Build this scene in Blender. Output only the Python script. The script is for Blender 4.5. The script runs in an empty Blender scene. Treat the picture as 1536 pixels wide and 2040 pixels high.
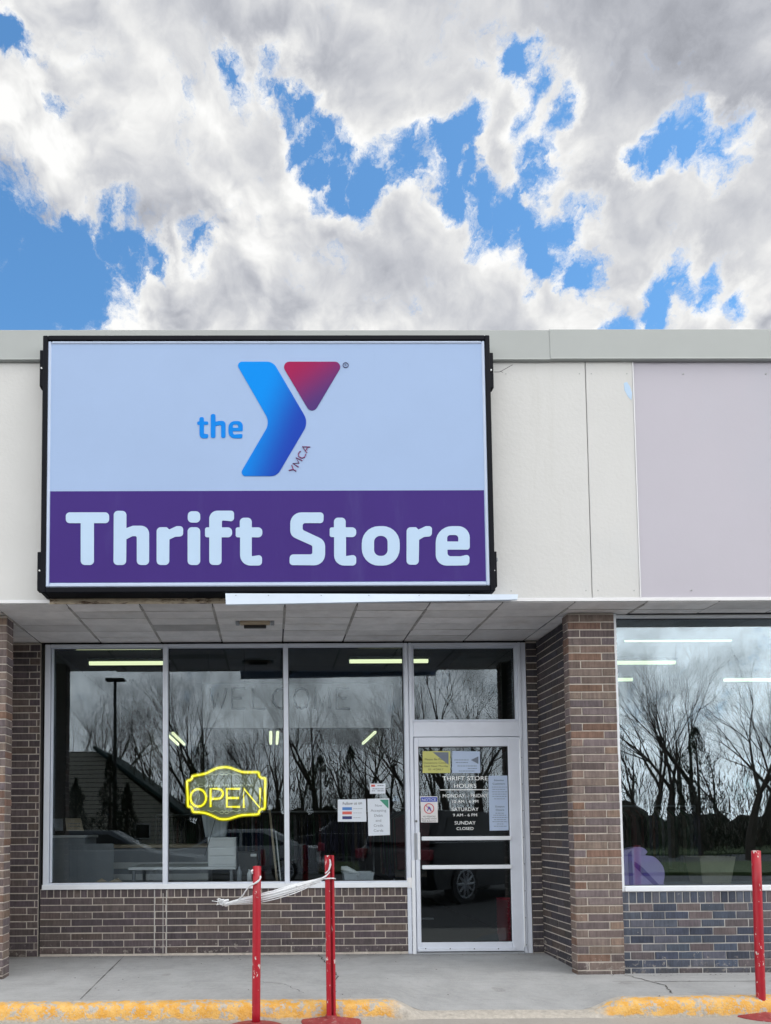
import bpy, math, random
from mathutils import Vector, Matrix
R = math.radians
sc = bpy.context.scene
col = sc.collection

# ------------------------------------------------------------------ camera
F, PX, PY, W0, H0 = 1473.0, 551.3, 1571.0, 1536.0, 2040.0
CAM = Vector((0.0, -7.2418, 1.2137))
YAW, PIT, ROL = -0.0087, 0.0549, 0.0066
CR = (Matrix.Rotation(YAW, 3, 'Z') @ Matrix.Rotation(PIT, 3, 'X') @ Matrix.Rotation(ROL, 3, 'Y'))
cd = bpy.data.cameras.new('camera'); cam = bpy.data.objects.new('camera', cd); col.objects.link(cam)
cd.sensor_fit = 'VERTICAL'; cd.sensor_height = 36; cd.lens = F / H0 * 36
cd.shift_x = (W0 / 2 - PX) / H0; cd.shift_y = (PY - H0 / 2) / H0
cd.clip_end = 3000; cd.clip_start = 0.05
m3 = Matrix((CR.col[0], CR.col[2], -CR.col[1])).transposed()
cam.matrix_world = Matrix.Translation(CAM) @ m3.to_4x4()
sc.camera = cam
sc.render.resolution_x = 771; sc.render.resolution_y = 1024

def ray(u, v):
    return CR @ Vector(((u - PX) / F, 1.0, -(v - PY) / F))
def at(u, v, Y):
    d = ray(u, v); return CAM + d * ((Y - CAM.y) / d.y)
def mirror_at(u, v, D):
    """place seen in the plate glass (plane y=0) at distance D beyond the camera"""
    d = ray(u, v); p = CAM + d * (D / d.y); return Vector((p.x, -p.y, p.z))

# ------------------------------------------------------------------ colour management
sc.view_settings.view_transform = 'Standard'; sc.view_settings.look = 'None'
sc.view_settings.exposure = 0.0; sc.view_settings.gamma = 1.0
sc.render.engine = 'CYCLES'
sc.cycles.max_bounces = 8; sc.cycles.transparent_max_bounces = 12

# ------------------------------------------------------------------ world: sky with broken cloud
SUN_EL, SUN_AZ = R(58), R(75)          # azimuth from +Y towards +X
world = bpy.data.worlds.new('World'); sc.world = world; world.use_nodes = True
nt = world.node_tree; N = nt.nodes; L = nt.links; N.clear()
def node(t, **k):
    n = N.new(t)
    for a, b in k.items(): setattr(n, a, b)
    return n
def math_(op, a, b=None, c=None, clamp=False):
    n = node('ShaderNodeMath', operation=op); n.use_clamp = clamp
    for i, x in enumerate((a, b, c)):
        if x is None: continue
        if isinstance(x, (int, float)): n.inputs[i].default_value = x
        else: L.new(x, n.inputs[i])
    return n.outputs[0]
def smooth(x, a, b, lo=0.0, hi=1.0):
    n = node('ShaderNodeMapRange', interpolation_type='SMOOTHSTEP')
    L.new(x, n.inputs[0])
    for i, q in enumerate((a, b, lo, hi)): n.inputs[i + 1].default_value = q
    return n.outputs[0]
tc = node('ShaderNodeTexCoord'); D0 = tc.outputs['Generated']
def vadd(a, b):
    n = node('ShaderNodeVectorMath', operation='ADD'); L.new(a, n.inputs[0])
    if isinstance(b, tuple): n.inputs[1].default_value = b
    else: L.new(b, n.inputs[1])
    return n.outputs[0]
def vscale(a, s):
    n = node('ShaderNodeVectorMath', operation='SCALE'); L.new(a, n.inputs[0]); n.inputs['Scale'].default_value = s
    return n.outputs[0]
def noise(v, scale, detail=8, rough=.55, dist=0.0, out=0):
    n = node('ShaderNodeTexNoise'); L.new(v, n.inputs['Vector'])
    n.inputs['Scale'].default_value = scale; n.inputs['Detail'].default_value = detail
    n.inputs['Roughness'].default_value = rough; n.inputs['Distortion'].default_value = dist
    return n.outputs[out]
# wind-warped direction
wn = vscale(vadd(noise(D0, 7, 3, .5, 0, 1), (-.5, -.5, -.5)), .11)
wn2 = vscale(vadd(noise(D0, 30, 5, .65, 0, 1), (-.5, -.5, -.5)), .050)
DW = vadd(vadd(D0, wn), wn2)
DS = vadd(D0, wn)
DR = vadd(DS, vscale(wn2, .22))
def blob(u, v, r, src=None, a=1.25, b=.35):
    d = ray(u, v).normalized()
    n = node('ShaderNodeVectorMath', operation='DISTANCE'); L.new(src or DW, n.inputs[0]); n.inputs[1].default_value = d
    rr = r / F * .78
    return smooth(n.outputs['Value'], rr * a, rr * b)
def bsum(lst, op='MAXIMUM', **k):
    acc = None
    for b in lst:
        x = blob(*b[:3], **k)
        if len(b) > 3: x = math_('MULTIPLY', x, b[3])
        acc = x if acc is None else math_(op, acc, x)
    return acc
holes = bsum([(0, 585, 150), (110, 560, 95), (160, 500, 60), (250, 492, 56), (300, 500, 40), (-60, 500, 120), (25, 70, 48), (75, 112, 40, .72),
              (612, 190, 38), (632, 250, 50), (655, 320, 50), (690, 370, 48), (750, 385, 52), (820, 345, 58), (890, 310, 46), (920, 280, 40),
              (955, 330, 40, .9), (900, 385, 46), (965, 400, 62), (1030, 425, 52), (1070, 160, 42), (1020, 115, 36, .95), (1115, 185, 34),
              (1095, 480, 50), (1150, 455, 50, .74), (1150, 520, 30, .6), (1285, 590, 42), (1345, 570, 50, .74), (1410, 585, 44, .70), (1190, 640, 34, .85),
              (1310, 292, 38, .9), (1385, 278, 40, .88), (1255, 312, 28, .9), (1440, 300, 48, .74), (1465, 250, 30, .66), (480, 122, 34, .74),
              (560, 112, 38, .76), (590, 140, 30, .8), (150, 235, 40, .76), (1080, 290, 44, .78), (1110, 340, 50, .60), (1475, 590, 44, .68), (385, 495, 44, .70), (640, 400, 36, .7), (1040, 250, 34, .74)], a=1.75, b=.0)
fill = bsum([(795, 362, 40, .8), (860, 372, 30, .8), (938, 418, 24, .9), (1000, 312, 46, .9), (985, 350, 30, .6)], a=1.4, b=.1)
n1 = noise(DS, 7.0, 7, .58, .1)
n2 = noise(DW, 17.0, 8, .68, .3)
base = math_('ADD', math_('MULTIPLY', math_('SUBTRACT', n1, .5), .50), math_('MULTIPLY', math_('SUBTRACT', n2, .5), 2.1))
dens = math_('ADD', math_('SUBTRACT', math_('ADD', .42, base), math_('MULTIPLY', holes, 1.10)), math_('MULTIPLY', fill, .30))
sep = node('ShaderNodeSeparateXYZ'); L.new(D0, sep.inputs[0])
back = smooth(sep.outputs['Y'], .35, -.2)
dens = math_('SUBTRACT', dens, math_('MULTIPLY', back, .10))
alpha = smooth(dens, -.30, .22)
dens2 = math_('SUBTRACT', dens, math_('MULTIPLY', math_('SUBTRACT', n2, .5), 1.6))
greys = bsum([(1350, 90, 400, .86), (900, 10, 300, .82), (330, -20, 260, .8), (1500, 230, 200, .7), (300, 430, 170, .75),
              (350, 320, 130, .7), (520, 275, 100, .9), (545, 230, 70, .8), (620, 560, 150, .65), (760, 540, 170, .80), (900, 540, 150, .75),
              (440, 590, 120, .7), (1450, 480, 150, .9), (1330, 430, 110, .55), (800, 190, 120, .7), (480, 60, 190, .6),
              (1000, 600, 120, .7), (1100, 30, 260, .8), (200, 470, 80, .4)], src=DS, a=1.5, b=0.0)
n3 = noise(DR, 11.0, 5, .50, .0)
n3b = noise(vadd(DR, (.007, -.005, .020)), 11.0, 5, .50, .0)
relief = math_('MULTIPLY', math_('SUBTRACT', n3, n3b), 2.0)
n5 = noise(DS, 5.0, 2, .5)
thick = smooth(dens2, -.15, .65)
lum = math_('SUBTRACT', .95, math_('MULTIPLY', math_('MULTIPLY', greys, thick), .46))
lum = math_('SUBTRACT', lum, math_('MULTIPLY', math_('MULTIPLY', thick, smooth(n5, .40, .68)), .15))
lum = math_('ADD', lum, math_('MULTIPLY', relief, smooth(greys, 1.0, .0, .30, 1.15)))
lum = math_('MAXIMUM', lum, .25)
lum = math_('MINIMUM', lum, 1.0)
# brighter cloud away from the framed patch, towards the sun
SKYB = 1.8
lum = math_('MULTIPLY', lum, smooth(sep.outputs['Y'], .45, -.4, 1.0, SKYB))
lum = math_('MULTIPLY', lum, math_('ADD', 1.0, math_('MULTIPLY', back, smooth(sep.outputs['Z'], .45, .15, 0.0, 1.0))))
cc = node('ShaderNodeMix', data_type='RGBA'); L.new(smooth(lum, .4, .95), cc.inputs[0])
cc.inputs[6].default_value = (.90, .935, 1.04, 1); cc.inputs[7].default_value = (1.0, 1.0, .99, 1)
cl = node('ShaderNodeVectorMath', operation='SCALE'); L.new(cc.outputs[2], cl.inputs[0]); L.new(lum, cl.inputs['Scale'])
sky = node('ShaderNodeTexSky', sky_type='NISHITA'); sky.sun_disc = False
sky.sun_elevation = SUN_EL; sky.sun_rotation = SUN_AZ; sky.altitude = 300; sky.air_density = 1.0; sky.dust_density = 1.2; sky.ozone_density = 2.5
skys = node('ShaderNodeVectorMath', operation='MULTIPLY'); L.new(sky.outputs[0], skys.inputs[0]); skys.inputs[1].default_value = (.135, .215, .245)
mx = node('ShaderNodeMix', data_type='RGBA'); L.new(alpha, mx.inputs[0]); L.new(skys.outputs[0], mx.inputs[6]); L.new(cl.outputs[0], mx.inputs[7])
bg = node('ShaderNodeBackground'); L.new(mx.outputs[2], bg.inputs[0]); bg.inputs[1].default_value = 1.0
wo = node('ShaderNodeOutputWorld'); L.new(bg.outputs[0], wo.inputs[0])

sl = bpy.data.lights.new('sun', 'SUN'); sl.energy = 1.0; sl.angle = R(22); sl.color = (1, .95, .88)
so = bpy.data.objects.new('sun', sl); col.objects.link(so)
sd = Vector((math.sin(SUN_AZ) * math.cos(SUN_EL), math.cos(SUN_AZ) * math.cos(SUN_EL), math.sin(SUN_EL)))
SUN_DIR = Vector((.55, -.22, .80)).normalized()
sky.sun_elevation = math.asin(SUN_DIR.z); sky.sun_rotation = math.atan2(SUN_DIR.x, SUN_DIR.y)
so.rotation_euler = SUN_DIR.to_track_quat('Z', 'Y').to_euler()

# ------------------------------------------------------------------ helpers
def tag(o, label=None, cat=None, group=None, kind=None):
    if label: o['label'] = label
    if cat: o['category'] = cat
    if group: o['group'] = group
    if kind: o['kind'] = kind
    return o
def empty(name, loc=(0, 0, 0), label=None, cat=None, group=None, rz=0):
    o = bpy.data.objects.new(name, None); col.objects.link(o); o.location = loc; o.rotation_euler.z = rz
    o.empty_display_size = .1
    return tag(o, label, cat, group)
def copy_tree(o, parent=None):
    c = o.copy(); col.objects.link(c); c.parent = parent
    for ch in list(o.children): copy_tree(ch, c)
    return c
class MB:
    def __init__(s): s.v = []; s.f = []; s.c = []; s.cur = (1, 1, 1)
    def add(s, vs, fs):
        n = len(s.v); s.v += [tuple(x) for x in vs]
        for f in fs: s.f.append(tuple(i + n for i in f)); s.c.append(s.cur)
    def box(s, a, b, mat=None):
        x0, y0, z0 = a; x1, y1, z1 = b
        vs = [(x0, y0, z0), (x1, y0, z0), (x1, y1, z0), (x0, y1, z0), (x0, y0, z1), (x1, y0, z1), (x1, y1, z1), (x0, y1, z1)]
        if mat is not None: vs = [mat @ Vector(q) for q in vs]
        s.add(vs, [(0, 3, 2, 1), (4, 5, 6, 7), (0, 1, 5, 4), (1, 2, 6, 5), (2, 3, 7, 6), (3, 0, 4, 7)])
        return s
    def bbox(s, a, b, r=.004):
        """box with chamfered edges"""
        x0, y0, z0 = [min(p, q) for p, q in zip(a, b)]; x1, y1, z1 = [max(p, q) for p, q in zip(a, b)]
        r = min(r, (x1 - x0) * .4, (y1 - y0) * .4, (z1 - z0) * .4)
        vs = []; idx = {}
        for i, X in enumerate((x0, x1)):
            for j, Y in enumerate((y0, y1)):
                for k, Z in enumerate((z0, z1)):
                    sx, sy, sz = (1, -1)[i] * r, (1, -1)[j] * r, (1, -1)[k] * r
                    idx[i, j, k, 0] = len(vs); vs.append((X, Y + sy, Z + sz))
                    idx[i, j, k, 1] = len(vs); vs.append((X + sx, Y, Z + sz))
                    idx[i, j, k, 2] = len(vs); vs.append((X + sx, Y + sy, Z))
        g = lambda *t: idx[t]
        fs = []
        for i in (0, 1):
            q = [g(i, 0, 0, 0), g(i, 1, 0, 0), g(i, 1, 1, 0), g(i, 0, 1, 0)]; fs.append(q if i else q[::-1])
        for j in (0, 1):
            q = [g(0, j, 0, 1), g(1, j, 0, 1), g(1, j, 1, 1), g(0, j, 1, 1)]; fs.append(q[::-1] if j else q)
        for k in (0, 1):
            q = [g(0, 0, k, 2), g(1, 0, k, 2), g(1, 1, k, 2), g(0, 1, k, 2)]; fs.append(q if k else q[::-1])
        for i in (0, 1):
            for j in (0, 1):
                fs.append([g(i, j, 0, 0), g(i, j, 1, 0), g(i, j, 1, 1), g(i, j, 0, 1)])
            for k in (0, 1):
                fs.append([g(i, 0, k, 0), g(i, 1, k, 0), g(i, 1, k, 2), g(i, 0, k, 2)])
        for j in (0, 1):
            for k in (0, 1):
                fs.append([g(0, j, k, 1), g(1, j, k, 1), g(1, j, k, 2), g(0, j, k, 2)])
        for i in (0, 1):
            for j in (0, 1):
                for k in (0, 1): fs.append([g(i, j, k, 0), g(i, j, k, 1), g(i, j, k, 2)])
        s.add(vs, fs); return s
    def tube(s, pts, rad, n=8, cap=True, flat=None):
        pts = [Vector(p) for p in pts]
        rs = rad if isinstance(rad, (list, tuple)) else [rad] * len(pts)
        rings = []; up = Vector((0, 0, 1))
        prev = None
        for i, p in enumerate(pts):
            d = (pts[min(i + 1, len(pts) - 1)] - pts[max(i - 1, 0)])
            d = d.normalized() if d.length > 1e-9 else Vector((0, 0, 1))
            if prev is None:
                a = d.cross(up); a = a.normalized() if a.length > .05 else Vector((1, 0, 0))
            else:
                a = (prev - d * prev.dot(d)); a = a.normalized() if a.length > 1e-6 else d.orthogonal().normalized()
            prev = a; b = d.cross(a)
            rings.append([p + (a * math.cos(2 * math.pi * k / n) + b * math.sin(2 * math.pi * k / n)) * rs[i] for k in range(n)])
        vs = [q for r in rings for q in r]; fs = []
        for i in range(len(pts) - 1):
            for k in range(n):
                fs.append((i * n + k, i * n + (k + 1) % n, (i + 1) * n + (k + 1) % n, (i + 1) * n + k))
        if cap and n > 2: fs.append(tuple(range(n))[::-1]); fs.append(tuple((len(pts) - 1) * n + k for k in range(n)))
        s.add(vs, fs); return s
    def lathe(s, prof, c, n=32):
        vs = []; fs = []
        for (r, z) in prof:
            for k in range(n):
                a = 2 * math.pi * k / n; vs.append((c[0] + r * math.cos(a), c[1] + r * math.sin(a), c[2] + z))
        for i in range(len(prof) - 1):
            for k in range(n): fs.append((i * n + k, i * n + (k + 1) % n, (i + 1) * n + (k + 1) % n, (i + 1) * n + k))
        s.add(vs, fs); return s
    def quad(s, a, b, c, d): s.add([a, b, c, d], [(0, 1, 2, 3)]); return s
    def build(s, name, mat, parent=None, smooth=False, loc=None):
        me = bpy.data.meshes.new(name); me.from_pydata(s.v, [], s.f); me.update()
        if any(c != (1, 1, 1) for c in s.c):
            ca = me.color_attributes.new('tone', 'FLOAT_COLOR', 'CORNER')
            k = 0
            for f, c in zip(s.f, s.c):
                for _ in f: ca.data[k].color = (c[0], c[1], c[2], 1); k += 1
        if smooth: me.polygons.foreach_set('use_smooth', [True] * len(me.polygons))
        if mat: me.materials.append(mat)
        o = bpy.data.objects.new(name, me); col.objects.link(o)
        if parent: o.parent = parent
        if loc: o.location = loc
        return o

# ---- materials
def mat(name, colr, rough=.6, metal=0, var=.08, vs=6.0, bump=0.0, bs=60.0, spec=.5, attr=False, emit=None, coord='Object'):
    m = bpy.data.materials.new(name); m.use_nodes = True; t = m.node_tree; b = t.nodes['Principled BSDF']
    b.inputs['Roughness'].default_value = rough; b.inputs['Metallic'].default_value = metal
    b.inputs['Specular IOR Level'].default_value = spec
    tcn = t.nodes.new('ShaderNodeTexCoord')
    n = t.nodes.new('ShaderNodeTexNoise'); n.inputs['Scale'].default_value = vs; n.inputs['Detail'].default_value = 6
    n.inputs['Roughness'].default_value = .65
    t.links.new(tcn.outputs[coord], n.inputs['Vector'])
    mr = t.nodes.new('ShaderNodeMapRange'); mr.inputs[1].default_value = .25; mr.inputs[2].default_value = .75
    mr.inputs[3].default_value = 1 - var; mr.inputs[4].default_value = 1 + var
    t.links.new(n.outputs[0], mr.inputs[0])
    mu = t.nodes.new('ShaderNodeVectorMath'); mu.operation = 'SCALE'; mu.inputs[0].default_value = colr[:3]
    if attr:
        a = t.nodes.new('ShaderNodeAttribute'); a.attribute_name = 'tone'; t.links.new(a.outputs['Color'], mu.inputs[0])
    t.links.new(mr.outputs[0], mu.inputs['Scale'])
    t.links.new(mu.outputs[0], b.inputs['Base Color'])
    if bump:
        n2_ = t.nodes.new('ShaderNodeTexNoise'); n2_.inputs['Scale'].default_value = bs; n2_.inputs['Detail'].default_value = 5
        t.links.new(tcn.outputs[coord], n2_.inputs['Vector'])
        bp = t.nodes.new('ShaderNodeBump'); bp.inputs['Strength'].default_value = bump; bp.inputs['Distance'].default_value = .01
        t.links.new(n2_.outputs[0], bp.inputs['Height']); t.links.new(bp.outputs[0], b.inputs['Normal'])
    if emit:
        b.inputs['Emission Color'].default_value = (*emit[:3], 1); b.inputs['Emission Strength'].default_value = emit[3]
    return m
class T:
    """small wrapper to extend a material"""
    def __init__(s, m): s.t = m.node_tree; s.b = s.t.nodes['Principled BSDF']
    def n(s, typ, **k):
        x = s.t.nodes.new(typ)
        for a, b in k.items(): setattr(x, a, b)
        return x
    def lk(s, a, b): s.t.links.new(a, b)
    def base(s): return s.b.inputs['Base Color'].links[0].from_socket
    def mixin(s, fac, colr):
        """blend another base colour over the present one where fac is 1"""
        mx = s.n('ShaderNodeMix', data_type='RGBA'); old = s.base(); s.lk(fac, mx.inputs[0]); s.lk(old, mx.inputs[6])
        if isinstance(colr, tuple): mx.inputs[7].default_value = (*colr[:3], 1)
        else: s.lk(colr, mx.inputs[7])
        s.lk(mx.outputs[2], s.b.inputs['Base Color']); return mx
    def noise(s, scale, detail=5, rough=.6, vec=None, stretch=None):
        tcn = s.n('ShaderNodeTexCoord'); v = tcn.outputs['Object']
        if stretch:
            mp = s.n('ShaderNodeMapping'); mp.inputs['Scale'].default_value = stretch; s.lk(v, mp.inputs[0]); v = mp.outputs[0]
        x = s.n('ShaderNodeTexNoise'); x.inputs['Scale'].default_value = scale; x.inputs['Detail'].default_value = detail
        x.inputs['Roughness'].default_value = rough; s.lk(v, x.inputs['Vector']); return x.outputs[0]
    def ramp(s, x, a, b, lo=0., hi=1., st='SMOOTHSTEP'):
        r = s.n('ShaderNodeMapRange', interpolation_type=st); s.lk(x, r.inputs[0])
        for i, q in enumerate((a, b, lo, hi)): r.inputs[i + 1].default_value = q
        return r.outputs[0]
    def m(s, op, a, b):
        x = s.n('ShaderNodeMath', operation=op)
        for i, q in enumerate((a, b)):
            if isinstance(q, (int, float)): x.inputs[i].default_value = q
            else: s.lk(q, x.inputs[i])
        return x.outputs[0]
    def xyz(s):
        tcn = s.n('ShaderNodeTexCoord'); q = s.n('ShaderNodeSeparateXYZ'); s.lk(tcn.outputs['Object'], q.inputs[0]); return q.outputs

M = {}
# brick: colour of each brick stored on the mesh, with wire-cut streaks, pale flecks
def brick_mat(name, flecks=.74):
    m = mat(name, (.1, .1, .1), rough=.82, var=.22, vs=14, bump=.45, bs=150, spec=.3, attr=True); t = T(m)
    st = t.ramp(t.noise(60, 3, .6, stretch=(1, 1, .12)), .3, .7, .80, 1.2)
    sc_ = t.n('ShaderNodeVectorMath', operation='SCALE'); t.lk(t.base(), sc_.inputs[0]); t.lk(st, sc_.inputs['Scale']); t.lk(sc_.outputs[0], t.b.inputs['Base Color'])
    fl = t.ramp(t.noise(38, 2, .5), flecks, flecks + .035)
    t.mixin(t.m('MULTIPLY', fl, .55), (.5, .48, .46))
    q = t.xyz(); lowz = t.ramp(q[2], .02, .30, 1, 0)
    salt = t.ramp(t.m('ADD', t.noise(16, 6, .75), t.m('MULTIPLY', lowz, .16)), .70, .78); t.mixin(t.m('MULTIPLY', salt, .6), (.40, .37, .34))
    drt = t.ramp(t.m('ADD', t.noise(7, 5, .7), t.m('MULTIPLY', t.ramp(q[2], -.06, .12, 1, 0), .35)), .62, .85); t.mixin(t.m('MULTIPLY', drt, .55), (.05, .045, .04))
    big = t.ramp(t.noise(3.0, 4, .6), .64, .76)
    t.mixin(t.m('MULTIPLY', big, .12), (.42, .40, .38))
    return m
M['brick'] = brick_mat('brick_face')
M['mortar'] = mat('mortar', (.52, .475, .43), .95, var=.18, vs=20, bump=.4, bs=120, spec=.2)
t = T(M['mortar']); st = t.ramp(t.noise(9, 6, .7), .52, .72); t.mixin(t.m('MULTIPLY', st, .6), (.30, .27, .24))
M['mortar_right'] = mat('mortar_pale', (.47, .46, .45), .95, var=.18, vs=20, bump=.4, bs=120, spec=.2)
M['cream'] = mat('cream_stucco', (.60, .605, .605), .75, var=.035, vs=1.3, bump=.22, bs=38)
t = T(M['cream']); st = t.ramp(t.noise(3.5, 6, .7, stretch=(2.2, 1, .16)), .52, .85); t.mixin(t.m('MULTIPLY', st, .45), (.48, .48, .455))
st = t.ramp(t.noise(1.1, 5, .6), .55, .8); t.mixin(t.m('MULTIPLY', st, .3), (.54, .575, .61))
M['mauve'] = mat('mauve_board', (.47, .455, .52), .75, var=.03, vs=.9, bump=.05, bs=60)
t = T(M['mauve']); st = t.ramp(t.noise(.8, 5, .6, stretch=(1, 1, .5)), .45, .75); t.mixin(t.m('MULTIPLY', st, .5), (.44, .46, .53))
M['flash'] = mat('coping_metal', (.355, .38, .38), .5, var=.04, vs=1.5, bump=.03, bs=8)
M['trim'] = mat('white_trim', (.74, .75, .78), .5, var=.05, vs=5)
M['alu'] = mat('painted_aluminium', (.64, .69, .79), .42, var=.06, vs=4, bump=.03, bs=20)
t = T(M['alu']); st = t.ramp(t.noise(9, 6, .7, stretch=(1, 1, .4)), .6, .8); t.mixin(t.m('MULTIPLY', st, .35), (.42, .43, .46))
M['alu_white'] = mat('white_aluminium', (.74, .78, .84), .4, var=.05, vs=4)
M['strip'] = mat('pale_strip', (.66, .76, .90), .5, var=.03)
M['gasket'] = mat('black_gasket', (.02, .02, .024), .6)
M['soffit'] = mat('soffit_board', (.7, .7, .7), .85, attr=True, var=.16, vs=4.5, bump=.25, bs=30)
t = T(M['soffit']); st = t.ramp(t.noise(2.3, 6, .65), .55, .75); t.mixin(t.m('MULTIPLY', st, .35), (.42, .38, .34))
st = t.ramp(t.noise(7, 6, .7, stretch=(1, 3, 1)), .60, .78); t.mixin(t.m('MULTIPLY', st, .3), (.30, .28, .26))
M['soffit_gap'] = mat('soffit_joint', (.10, .10, .11), .9, var=.3, vs=10)
M['tape'] = mat('joint_tape', (.36, .35, .34), .8, var=.45, vs=9)
M['rust'] = mat('rusty_edge', (.40, .34, .26), .9, var=.3, vs=12, bump=.3, bs=40)
t = T(M['rust']); st = t.ramp(t.noise(14, 5, .7, stretch=(.5, 1, 2)), .5, .62); t.mixin(st, (.09, .06, .04))
M['black'] = mat('black_cabinet', (.004, .005, .009), .6, var=.2, vs=6, spec=.12)
M['dark'] = mat('dark_metal', (.03, .03, .032), .5)
M['signface'] = mat('sign_face', (.335, .455, .69), .55, spec=.2, var=.035, vs=1.0)
t = T(M['signface']); st = t.ramp(t.noise(2.5, 7, .72, stretch=(3.5, 1, .25)), .60, .82); t.mixin(t.m('MULTIPLY', st, .38), (.27, .37, .58))
st = t.ramp(t.noise(70, 2, .5), .76, .80); t.mixin(t.m('MULTIPLY', st, .4), (.22, .27, .40))
M['signtrim'] = mat('sign_trim', (.46, .55, .72), .3, var=.05)
M['purple'] = mat('purple_vinyl', (.052, .026, .19), .6, spec=.12, var=.06, vs=1.4)
t = T(M['purple']); st = t.ramp(t.noise(2.0, 6, .7, stretch=(2.5, 1, .4)), .5, .8); t.mixin(t.m('MULTIPLY', st, .4), (.078, .066, .24))
M['letters'] = mat('pale_letters', (.46, .61, .80), .5, spec=.2, var=.02)
M['theblue'] = mat('blue_vinyl', (.004, .22, .74), .6, spec=.1, var=.03)
M['maroon'] = mat('maroon_vinyl', (.17, .03, .13), .4)
M['darkblue'] = mat('navy_vinyl', (.03, .03, .12), .4)
def gradient_mat(name, c0, c1, p0, p1, rough=.4):
    """printed two-colour blend between two points of the sign face"""
    m = mat(name, c0, .6, var=.02, spec=.1); t = T(m)
    tcn = t.n('ShaderNodeTexCoord'); sb = t.n('ShaderNodeVectorMath', operation='SUBTRACT'); t.lk(tcn.outputs['Object'], sb.inputs[0]); sb.inputs[1].default_value = p0
    d = Vector(p1) - Vector(p0); dt = t.n('ShaderNodeVectorMath', operation='DOT_PRODUCT'); t.lk(sb.outputs[0], dt.inputs[0]); dt.inputs[1].default_value = d / d.length_squared
    t.mixin(t.ramp(dt.outputs['Value'], 0, 1), c1); return m
M['red'] = mat('red_post_paint', (.37, .006, .020), .42, var=.16, vs=7, bump=.06, bs=30)
def chipped(m, lo=.66, z=True):
    t = T(m); a = t.ramp(t.noise(26, 5, .7, stretch=(1, 1, .5)), lo, lo + .02); t.mixin(a, (.62, .56, .54))
    return m
chipped(M['red'], .615)
M['red_base'] = mat('red_base_paint', (.27, .035, .04), .7, var=.3, vs=16, bump=.3, bs=60)
t = T(M['red_base']); st = t.ramp(t.noise(30, 5, .7), .55, .68); t.mixin(t.m('MULTIPLY', st, .7), (.38, .27, .26))
M['red_groove'] = mat('post_groove', (.05, .003, .008), .6)
M['plastic'] = mat('white_plastic_film', (.66, .69, .73), .35, var=.15, vs=30, bump=.4, bs=70)
# concrete walk
M['walk'] = mat('walk_concrete', (.36, .37, .385), .88, var=.20, vs=3.2, bump=.8, bs=130)
t = T(M['walk']); st = t.ramp(t.noise(1.7, 7, .7, stretch=(.6, 2.0, 1)), .50, .75); t.mixin(t.m('MULTIPLY', st, .45), (.23, .24, .255))
st = t.ramp(t.noise(45, 3, .6), .66, .72); t.mixin(t.m('MULTIPLY', st, .5), (.18, .175, .17))
st = t.ramp(t.noise(150, 3, .7), .55, .70); t.mixin(t.m('MULTIPLY', st, .45), (.24, .235, .235))
st = t.ramp(t.noise(150, 3, .7, stretch=(1.1, .9, 1)), .60, .70); t.mixin(t.m('MULTIPLY', st, .35), (.55, .54, .53))
st = t.ramp(t.noise(12, 4, .6, stretch=(.12, 5, 1)), .52, .72); t.mixin(t.m('MULTIPLY', st, .45), (.25, .255, .27))
st = t.ramp(t.noise(3, 2, .4), .70, .73); t.mixin(t.m('MULTIPLY', st, .35), (.16, .155, .15))
st = t.ramp(t.noise(26, 5, .75), .38, .62, 0, 1); t.mixin(t.m('MULTIPLY', st, .30), (.46, .46, .455))
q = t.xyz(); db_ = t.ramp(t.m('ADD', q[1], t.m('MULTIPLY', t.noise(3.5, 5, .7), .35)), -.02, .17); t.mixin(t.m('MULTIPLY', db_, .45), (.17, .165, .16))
st = t.ramp(t.noise(6, 5, .7, stretch=(.4, 2.4, 1)), .62, .72); t.mixin(t.m('MULTIPLY', st, .35), (.42, .43, .44))
# kerb: worn yellow paint over pebbly concrete
M['kerb'] = mat('kerb_concrete', (.44, .41, .37), .9, var=.25, vs=30, bump=.8, bs=70)
t = T(M['kerb'])
q = t.xyz()
ax = q[0]
endA = t.ramp(t.m('ADD', ax, t.m('MULTIPLY', t.noise(8, 5, .7), .3)), .96, 1.12, 1, 0)
endB = t.ramp(t.m('ADD', ax, t.m('MULTIPLY', t.noise(8, 5, .7), .3)), 2.52, 2.66, 0, 1)
ends = t.m('MAXIMUM', endA, endB)
wear = t.ramp(t.noise(13, 8, .78), .52, .555, 1, 0)
wear2 = t.ramp(t.noise(60, 4, .7), .60, .66, 1, .25)
low = t.ramp(t.m('ADD', q[2], t.m('MULTIPLY', t.noise(6, 6, .7), .10)), -.115, -.095)
edge = t.ramp(t.m('ADD', q[1], t.m('MULTIPLY', t.noise(5, 6, .7), .09)), -1.655, -1.64, 1, 0)
pf = t.m('MULTIPLY', t.m('MULTIPLY', ends, t.m('MULTIPLY', wear, wear2)), t.m('MULTIPLY', low, edge))
yl = t.n('ShaderNodeMix', data_type='RGBA'); t.lk(t.ramp(t.noise(9, 6, .7), .35, .65), yl.inputs[0])
yl.inputs[6].default_value = (.66, .33, .05, 1); yl.inputs[7].default_value = (.74, .46, .15, 1)
t.mixin(pf, yl.outputs[2])
M['lot'] = mat('parking_paving', (.36, .34, .315), .9, var=.14, vs=1.6, bump=.5, bs=110)
t = T(M['lot']); st = t.ramp(t.noise(55, 4, .7), .55, .68); t.mixin(t.m('MULTIPLY', st, .45), (.22, .21, .20))
st = t.ramp(t.noise(.8, 6, .7), .50, .7); t.mixin(t.m('MULTIPLY', st, .3), (.25, .24, .235))
q = t.xyz(); far = t.ramp(q[1], -3.2, -3.0, 1, 0, 'LINEAR'); t.mixin(far, (.085, .085, .09))
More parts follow.
